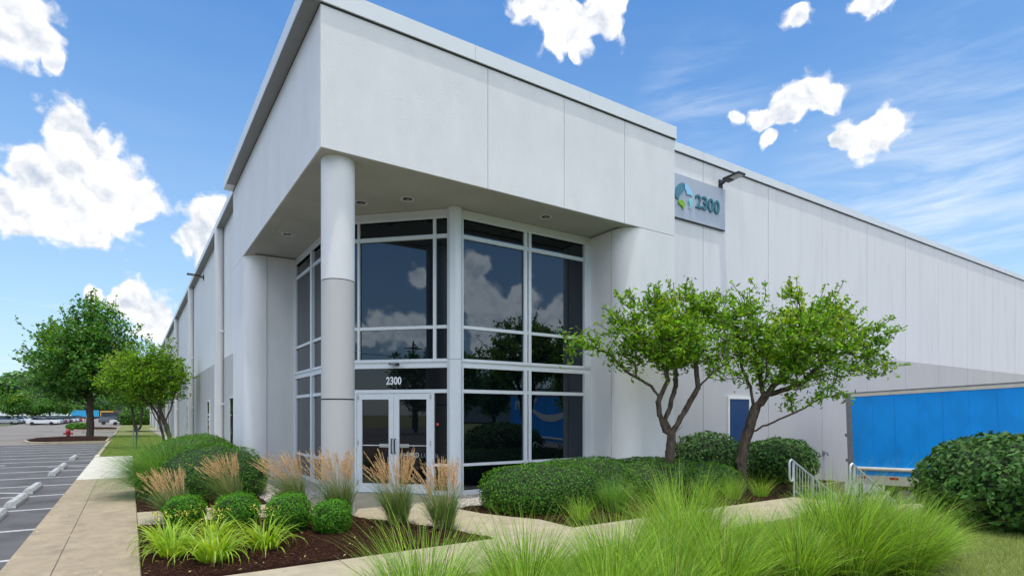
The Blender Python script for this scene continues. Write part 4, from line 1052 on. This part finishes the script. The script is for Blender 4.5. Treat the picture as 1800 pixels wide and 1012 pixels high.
    if len(mats) > 1:
        sel = np.array([mnoise.noise(Vector(p)*(1.1/scale)+Vector((seed,0,0))) for p in P]); top = (P[:,2]-P[:,2].mean())/P[:,2].std()
        mi = ((sel*1.6+top*.22+rg.normal(0,.25,len(P))) > .95).astype(int)  # brighter leaf in random patches, likelier near the top where light is painted
    quads('crown', V, F, mats, t, midx=mi if len(mats) > 1 else None)
    return t
def tr(ox, oy, bx_, by_, s):
    def f(x, y): return ((ox+x/2.53-bx_)*s, -(oy+y/2.53-by_)*s)
    return f
def lim(f, pts, ys):
    return [(*[f(*p)[0]], yv, f(*p)[1]) for p, yv in zip(pts, ys)]
def blb(f, s, L):
    out = []
    for (cx, cy, rx, ry, yd) in L:
        x, z = f(cx, cy); rx = rx/2.53*s; ry = ry/2.53*s; out.append((x, yd, z, rx, max(rx,ry)*.85, ry))
    return out
s1 = 12.65/1015; f1 = tr(980,480,1171,872,s1)
tree('crabapple_tree', 'small multi-trunk tree with light green leaves in front of the right pier', (7.14,-1.3,0),
     [[(0,0,0)]+lim(f1,[(482,900),(488,830),(496,760),(500,715)],[0,0,0,0]),
      lim(f1,[(496,730),(470,700),(440,630),(432,545),(400,505),(285,438),(200,360),(120,330),(70,330)],[0,-.03,-.08,-.1,-.12,-.2,-.3,-.35,-.4]),
      lim(f1,[(498,720),(472,655),(498,590),(525,500),(515,400),(480,280),(440,170)],[0,.05,.1,.15,.1,0,-.1]),
      lim(f1,[(505,710),(560,595),(605,510),(660,450),(730,400),(780,350)],[0,-.1,-.15,-.2,-.3,-.4]),
      lim(f1,[(605,510),(600,400),(590,280),(610,160)],[-.15,-.05,.1,.2]),
      lim(f1,[(436,560),(470,480),(440,400),(330,300),(310,170)],[-.1,-.2,-.35,-.5,-.5]),
      lim(f1,[(505,715),(525,700),(545,680)],[0,-.02,-.03])],
     blb(f1,s1,[(235,290,120,100,-.3),(55,350,52,80,-.4),(310,180,55,90,-.2),(430,215,140,130,0),(565,150,135,90,.1),(650,260,130,150,.1),(440,110,50,45,0),(690,170,70,80,.1),(480,360,130,80,-.1),(300,370,90,60,-.3),(700,420,50,60,-.2),(500,300,150,140,-.5),(520,300,150,120,.5)]),
     450, 19, .116, [M['leaf'],M['leafy']], 11, .10, 'two crabapple trees in front of the right wall', spread=.10)
s2 = 13.3/1015; f2 = tr(980,480,1300,865,s2)
tree('crabapple_tree', 'small leaning tree with spreading yellow green crown in front of the blue door', (9.0,-1.8,0),
     [[(0,0,0)]+lim(f2,[(812,910),(815,840),(820,780),(845,700),(862,640),(872,600)],[0,0,0,0,0,0]),
      lim(f2,[(872,605),(905,550),(960,480),(1000,425),(1060,330),(1100,220),(1060,120)],[0,-.1,-.15,-.2,-.2,-.1,0]),
      lim(f2,[(880,590),(930,545),(1010,520),(1100,485),(1200,400),(1320,340),(1430,300)],[0,.1,.15,.2,.3,.3,.35]),
      lim(f2,[(850,715),(900,682),(960,652),(1035,612),(1110,560),(1180,545)],[0,-.1,-.2,-.35,-.5,-.6]),
      lim(f2,[(870,610),(845,510),(800,420),(790,300),(770,210)],[0,-.1,-.2,-.2,-.1]),
      lim(f2,[(905,550),(895,420),(880,280),(880,120),(870,70)],[-.1,.1,.25,.3,.3]),
      lim(f2,[(1200,400),(1290,300),(1260,180),(1230,140)],[.3,.2,.1,.1])],
     blb(f2,s2,[(860,125,85,85,.2),(800,230,110,120,.1),(1045,90,40,40,0),(1240,140,60,50,.1),(950,270,150,120,0),(1030,110,55,60,0),(1110,220,150,110,-.1),(1230,180,80,75,.1),(1290,260,120,110,.2),(1420,280,90,90,.3),(1430,410,95,70,.3),(1480,300,50,60,.3),(1160,390,150,100,-.1),(960,420,130,80,-.2),(1070,530,100,55,-.4),(1180,540,50,35,-.6),(780,330,60,100,-.1),(790,470,45,60,-.2),(1050,300,180,130,.6),(1050,300,180,130,-.6)]),
     580, 19, .118, [M['leaf'],M['leafy']], 12, .115, 'two crabapple trees in front of the right wall', spread=.10)
# left background trees (local x = picture right)
def gen_limbs(rg, h0, H_, spread, n, stems=1, s=1):
    L_ = []
    for k in range(stems):
        off = (k-(stems-1)/2)*.35*s if stems > 1 else 0
        L_.append([(off,0,0),(off*1.5+rg.uniform(-.05,.05)*s,0,h0*.5),(off*2.2,0,h0),(off*3,.0,H_*.6),(off*3.2,0,H_*.85)])
        for i in range(n):
            z = h0+(H_*.75-h0)*i/n; a = rg.uniform(0,2*PI)+i*2.4; r = spread*(1-.45*i/n)
            L_.append([(off*2.5,0,z),(off*2.5+r*.45*math.cos(a),r*.45*math.sin(a),z+.16*r+.05*H_),(off*2.5+r*math.cos(a)*.85,r*math.sin(a)*.85,z+.35*r+.06*H_)])
    return L_
rt = np.random.default_rng(77)
q = 47.9/1015
mb_ = lambda x, y, rx, ry, yd=0: ((x-158)*q, yd, (768-y)*q, rx*q, rx*q*.9, ry*q)
tree('maple_tree', 'tall spreading maple on the mulch island in the parking lot', (-5.37,47.4,.05), gen_limbs(rt,2.4,10.5,4.2,10,1,1.6),
     [mb_(150,560,28,32),(mb_(178,560,26,26)),mb_(120,600,46,32),mb_(185,600,52,40),mb_(150,620,62,42),mb_(100,640,42,26),mb_(160,660,80,34),mb_(110,680,50,24),mb_(215,650,40,40),mb_(150,640,60,60,1.5),mb_(150,640,60,60,-1.5),mb_(130,700,38,20)],
     900, 26, .27, [M['leafd'],M['leaf']], 21, .26, None, spread=.34, scale=3, rtip=.01, aspect=.7)
q2 = 29.0/1015
mc = lambda x, y, rx, ry, yd=0: ((x-296)*q2, yd, (788-y)*q2, rx*q2, rx*q2*.9, ry*q2)
tree('crabapple_tree', 'leaning multi-trunk tree beside the long left wall, nearest on the lawn', (-.95,26.4,-.03),
     [[(.15,0,0),(.02,0,.7),(-.2,.0,1.4),(-.45,0,2.0),(-.7,0,3.2)],[(-.3,.1,0),(-.38,.1,.9),(-.6,.1,1.7),(-1.0,0,2.4),(-1.8,0,3.2)],[(-.45,.05,1.2),(-.75,.1,1.6),(-1.1,.2,2.2),(-1.6,.2,2.6)],[(-.2,0,1.4),(.1,0,2.1),(.35,0,3.0),(.5,0,4.2)],[(-.45,0,2.0),(-.3,0,3.4),(-.2,0,4.9)],[(-1.0,0,2.4),(-2.2,0,3.0),(-3.0,0,3.4)]],
     [mc(285,615,26,26),mc(255,620,30,30),mc(300,640,28,30),mc(270,650,45,35),mc(220,640,34,32),mc(195,665,30,26),mc(240,680,45,26),mc(295,680,30,22),mc(270,650,40,40,.9),mc(240,650,40,40,-.9)],
     560, 24, .15, [M['leaf'],M['leafy']], 22, .14, None, spread=.2, scale=1.7, rtip=.007, aspect=.6)
q3 = 66./1015
tree('crabapple_tree', 'middle tree on the lawn strip, in shade behind the leaning one', (-2.0,66.,-.03), gen_limbs(rt,2.0,6,2.6,6,2,1.4),
     [(0,0,4.2,2.6,2.4,1.6),(-1.5,0,3.6,1.8,1.6,1.2),(1.5,0,3.8,1.8,1.8,1.3),(0,0,5.2,1.7,1.7,1.0)], 300, 22, .24, [M['leafd'],M['leaf']], 23, .17, None, spread=.3, scale=2.2, aspect=.6, rtip=.01)
tree('ornamental_tree', 'small round tree with two thin trunks on the far grass, left', (-22.0,143,-.05), gen_limbs(rt,1.8,6,3,6,2,1.5),
     [(0,0,3.8,3.3,3,1.7),(.6,0,5.0,2.2,2,1.3),(-1.5,0,3.0,2.2,2,1.2)], 260, 22, .36, [M['leafd'],M['leafy']], 24, .15, None, spread=.4, scale=2.6, aspect=.6, rtip=.012)
tree('shade_tree', 'broad tree cut by the left edge of the picture', (-27.5,122,-.05), gen_limbs(rt,2.4,7.4,3.4,7,1,2),
     [(0,0,4.8,3.4,3.2,2.2),(1.2,0,3.6,2.4,2.4,1.4),(-1,0,6.2,2.0,2.0,1.3)], 330, 22, .42, [M['leafd'],M['leaf']], 25, .25, None, spread=.5, scale=3, aspect=.6, rtip=.012)
tree('shade_tree', 'dark tree beyond the parked cars, left of the maple trunk', (-24,225,-.05), gen_limbs(rt,1.8,7,4,7,1,2),
     [(0,0,5.,5.0,4,2.3),(4,0,4.4,4,3,2.2),(-3,0,4,3.5,3,1.8)], 420, 22, .5, [M['leafd']], 26, .25, None, spread=.6, scale=3, aspect=.6, rtip=.012)
mound('round_shrub', 'dark round shrub on mulch at the far left edge', 'shrub', [(0,0,.9,2.2,1.8,1.1)], 2500, .3, M['vib'], (-20.2,95,-.1), None, .6, .12, .9)
mound('round_shrub', 'low green shrub on the second parking island', 'shrub', [(0,0,.3,1.3,1.0,.5)], 900, .2, M['box'], (-8.0,80,.0), None, .6, .12, .9)
mound('round_shrub', 'pale green bush at the far end of the lawn strip', 'shrub', [(0,0,1.3,3.6,2.5,1.6)], 2500, .35, M['hedge'], (-.9,118,-.1), None, .6, .12, .9)
sheet('far_mulch', R4(-27,-18.2,93,98), .02, M['mulch'], .2)
# mulch rings
for (x, y, r) in ((-1.05,26.4,.9),(-2,66,1.2)):
    tag(MB().lathe([(r,-.05),(r*.9,.0),(.05,.05)], 24, 0, (x,y)).build('mulch_ring', M['mulch']), kind='structure')
# wooded hill far off
def hill():
    rg = np.random.default_rng(9); P = []; N_ = []; mb = MB()
    c0 = np.array([-57.,445.]); ax = np.array([math.cos(-YAW), math.sin(-YAW)]); dp = np.array([math.sin(YAW), math.cos(YAW)])
    for k in range(170):
        s = rg.uniform(-95,150); d = rg.uniform(-30,60); hgt = 23*math.exp(-((s+6)/42)**2)+7+6*math.exp(-((s-60)/60)**2); hgt *= .55+.45*max(0,min(1,(d+30)/60))
        r = rg.uniform(5,9); c = np.array([*(c0+ax*s+dp*d), hgt-r*.6])
        v = sphere_pts(150, rg); P.append(c+v*np.array([r,r,r*.85])*(1+rg.normal(0,.07,(150,1)))); N_.append(v)
        nu, nv = 12, 6; vs = []; fs = []
        for j in range(nv+1):
            ph = -PI/2+PI*j/nv
            for i in range(nu):
                th = 2*PI*i/nu; vs.append((c[0]+r*.9*math.cos(ph)*math.cos(th), c[1]+r*.9*math.cos(ph)*math.sin(th), c[2]+r*.76*math.sin(ph)))
        for j in range(nv):
            for i in range(nu): fs.append((j*nu+i, j*nu+(i+1)%nu, (j+1)*nu+(i+1)%nu, (j+1)*nu+i))
        mb.add(vs, fs)
    P = np.concatenate(P); N_ = np.concatenate(N_); V, F = leafquads(P, 2.2, .8, N_, rg=rg)
    o = quads('wooded_hill', V, F, M['leafd']); tag(o, kind='stuff')
    tag(mb.build('hill_undergrowth', M['hedgecore']), kind='stuff')
hill()

# ------------------------------------------------------------------ hydrant, sign post, cars, far trucks
hy = thing('fire_hydrant', 'dark red fire hydrant on the mulch island beside the maple', 'hydrant', (-6.46,43.2,.05))
MB().lathe([(.17,0),(.17,.05),(.13,.06),(.12,.45),(.16,.46),(.16,.51),(.13,.52),(.15,.56),(.13,.66),(.07,.74),(.03,.76),(.03,.81)], 20).build('barrel', M['hyd'], hy, smooth=True)
MB().tube([(-.26,0,.4),(.26,0,.4)], .07, 12).tube([(-.29,0,.4),(-.24,0,.4)], .09, 8).tube([(.24,0,.4),(.29,0,.4)], .09, 8).tube([(0,0,.33),(0,-.24,.33)], .09, 12).build('nozzles', M['hyd'], hy)
hy.scale = (.95,)*3
sp = thing('sign_post', 'short post with a blue parking sign seen edge on, on the left lawn', 'sign', (-2.41,26.0,-.05))
MB().box(-.03,.03,-.03,.03,0,1.3).build('post', M['black'], sp)
MB().box(-.16,.16,-.055,-.035,.55,1.25).build('plate', mat('blue_sign', (.02,.16,.34), .5), sp); sp.rotation_euler.z = rad(87)
MB().box(-.03,.03,.10,.16,0,1.15).build('rear_post', M['railgrey'], sp)
def car_mesh(kind, paint):
    # x forward, length 4.5
    if kind == 'sedan':
        body = [(-2.25,.35),(-2.28,.75),(-2.1,.95),(-1.55,1.0),(.95,.98),(1.9,.86),(2.22,.66),(2.28,.35)]
        roof = [(-1.6,.98),(-1.05,1.42),(-.1,1.47),(.45,1.40),(1.15,.98)]
    else:
        body = [(-2.2,.4),(-2.25,.9),(-2.2,1.1),(.95,1.08),(2.0,.98),(2.25,.75),(2.3,.4)]
        roof = [(-2.15,1.08),(-1.95,1.62),(-1.6,1.74),(.2,1.72),(.6,1.6),(1.15,1.08)]
    mb = MB(); Mx = Matrix(((1,0,0,0),(0,0,1,0),(0,1,0,0),(0,0,0,1)))
    mb.prism(body, -.88, .88, 0, Mx)
    n = len(roof); vs = [(p[0],-.86+.14*(p[1]>1.2),p[1]) for p in roof]+[(p[0],.86-.14*(p[1]>1.2),p[1]) for p in roof]
    mb.add(vs, [tuple(range(n)),tuple(range(n,2*n))[::-1]], 1)
    for i in range(n-1):
        steep = abs(roof[i+1][1]-roof[i][1]) > .2*abs(roof[i+1][0]-roof[i][0])
        mb.add([vs[i],vs[i+1],vs[n+i+1],vs[n+i]], [(0,1,2,3)], 1 if steep else 0)
    for x in (-1.4,1.4):
        for y in (-.89,.67):
            k0 = len(mb.v); mb.lathe([(.2,0),(.33,.0),(.34,.05),(.34,.2),(.2,.22)], 16, 2); R_ = Matrix.Translation((x,y,.34)) @ Matrix.Rotation(-PI/2,4,'X'); mb.v[k0:] = [tuple(R_@Vector(v)) for v in mb.v[k0:]]
    return mb
paints = {'white': mat('white_car_paint', (.75,.76,.78), .25, coat=.5), 'silver': mat('silver_car_paint', (.45,.47,.5), .3, metal=.5), 'black': mat('black_car_paint', (.02,.02,.025), .25, coat=.5), 'red': mat('red_car_paint', (.4,.02,.03), .3, coat=.5), 'grey': mat('grey_car_paint', (.12,.13,.15), .3, coat=.5), 'blue': mat('blue_car_paint', (.05,.14,.28), .3, coat=.5)}
protos = {}
def car(kind, colr, loc, rz, label):
    key = (kind, colr)
    if key not in protos:
        o = car_mesh(kind, None).build('parked_car', [paints[colr], M['glass'], M['rubber']], bevel=.04); protos[key] = o
    else:
        o = protos[key].copy(); C.objects.link(o)
    o.location = loc; o.rotation_euler = (0,0,rz); return tag(o, label, 'car', 'cars in the far parking lot')
seq = ['white','white','silver','white','blue','red','white','silver','black','white','grey','white','black','silver','white','grey','black','red','grey','black','white','silver','red']
ordn = ['nearest','second','third','fourth','fifth','sixth','seventh','eighth','ninth','tenth','eleventh','twelfth','thirteenth','fourteenth','fifteenth','sixteenth','seventeenth','eighteenth','nineteenth','twentieth','twenty-first','twenty-second','twenty-third']
for i, c_ in enumerate(seq):
    kd = 'suv' if i in (4,8,12,16,19) else 'sedan'
    car(kd, c_, (-16.3+(i%3)*.15, 128+i*3.3+(4 if i > 12 else 0), -.12), PI if i%4 else 0, f'{ordn[i]} car of the long far row, {c_} {"suv" if kd=="suv" else "sedan"}')
for i in range(12):
    c_ = ['silver','white','grey','white','black','white','red','silver','white','blue','white','black'][i]
    car('suv' if i%4 == 1 else 'sedan', c_, (-23.5,140+i*5.4,-.12), 0 if i%3 else PI, f'{ordn[i]} car of the row behind the long far row, {c_}')
car('sedan','white',(-3.6,121,-.12),0.05,'white sedan parked side on at the end of the lawn strip')
car('suv','grey',(-5.6,129,-.12),0.05,'dark grey suv behind the white sedan by the lawn strip')
car('sedan','silver',(-3.0,136,-.12),0.05,'silver sedan partly hidden behind the pale bush')
car('sedan','white',(-40,150,-.05),0,'white sedan on the road at the far left edge')
def far_trailer(loc, L_, colr, label, hgt=2.8, base=1.1):
    t = thing('box_trailer', label, 'trailer', loc, 0, 'box trailers at the far docks')
    mb = MB().box(0,L_,-1.25,1.25,base,base+hgt); k = 0
    while k < L_: mb.box(k,k+.06,-1.27,-1.25,base+.1,base+hgt-.1); k += 1.2
    mb.build('box_body', colr, t)
    MB().box(-.03,L_+.03,-1.3,1.3,base+hgt,base+hgt+.08).box(0,L_,-1.29,-1.25,base-.1,base).build('rails', M['railgrey'], t)
    for x in (1.4,2.6,L_-1.6):
        for y in (-1.25,.95):
            w = MB(); k0 = 0; w.lathe([(.2,0),(.5,0),(.5,.3),(.2,.3)], 16); R_ = Matrix.Translation((x,y,.5)) @ Matrix.Rotation(-PI/2,4,'X'); w.v[k0:] = [tuple(R_@Vector(v)) for v in w.v[k0:]]
            w.build('wheel', M['rubber'], t)
cb_ = mat('cyan_trailer', (.03,.33,.62), .4); yl = mat('yellow_trailer', (.75,.36,.03), .45); blk = mat('dark_trailer', (.03,.035,.045), .4); brn = mat('brown_trailer', (.12,.06,.05), .5)
far_trailer((-25.5,330,-.1), 10.5, cb_, 'light blue box trailer far behind the maple trunk', 3.0)
far_trailer((-14.6,331,-.1), 5.2, yl, 'orange yellow box trailer right of the light blue one', 2.8)
far_trailer((-9.0,332,-.1), 4.0, brn, 'brown box trailer beside the orange yellow one', 2.8)
far_trailer((-12.6,285,-.1), 8.0, blk, 'black box trailer parked in front of the coloured ones', 2.2, .8)
far_trailer((-62,270,-.1), 5, yl, 'yellow box trailer beyond the small tree on the far grass', 3.2)

# ------------------------------------------------------------------ what the glass mirrors: the far side of the road
bk = thing('utility_pole', 'wooden utility pole with wires, mirrored in the entrance glass', 'pole', (-52,-22,0))
MB().tube([(0,0,0),(0,0,11)], [.16,.11], 10).build('mast', M['bark'], bk)
MB().box(-.06,.06,-1.2,1.2,10,10.12).build('crossarm', M['bark'], bk)
mb = MB()
for y in (-1.1,0,1.1):
    P = [(0-.0*t, y+t*60-30, 10.15-1.2*math.sin(PI*t)) for t in [i/16 for i in range(17)]]; mb.tube(P, .02, 4)
mb.build('wires', M['black'], bk)
rb = np.random.default_rng(31)
for i, (x, y, h) in enumerate(((-40,-17,8.5),(-38,-26,7),(14,-42,7),(19,-46,8),(27,-42,8.5),(33,-45,7.5))):
    tree('street_tree', ['leafy street tree seen only mirrored in the door glass','smaller street tree mirrored beside the first in the door glass','round street tree mirrored left in the right window','dark street tree mirrored in the middle of the right window','tall street tree mirrored at the right of the window','last street tree mirrored beside the pier'][i], (x,y,0), gen_limbs(rb,2,h,3,6,1,1.8),
         [(0,0,h*.62,2.7,2.6,h*.3),(.7,0,h*.42,2.3,2.2,1.4),(-.6,.4,h*.8,1.6,1.6,h*.16)], 220, 20, .36, [M['leafd']], 60+i, .2, 'street trees across the road', spread=.4, scale=2.6, aspect=.6, rtip=.01)
mb = thing('neighbour_warehouse', 'long grey warehouse across the road, mirrored in the glass', 'building', (-20,-120,0))
MB().box(0,140,-30,0,0,9).build('wall', M['grey'], mb); MB().box(-.2,140.2,-30.2,.2,9,9.5).build('roof', M['railgrey'], mb)
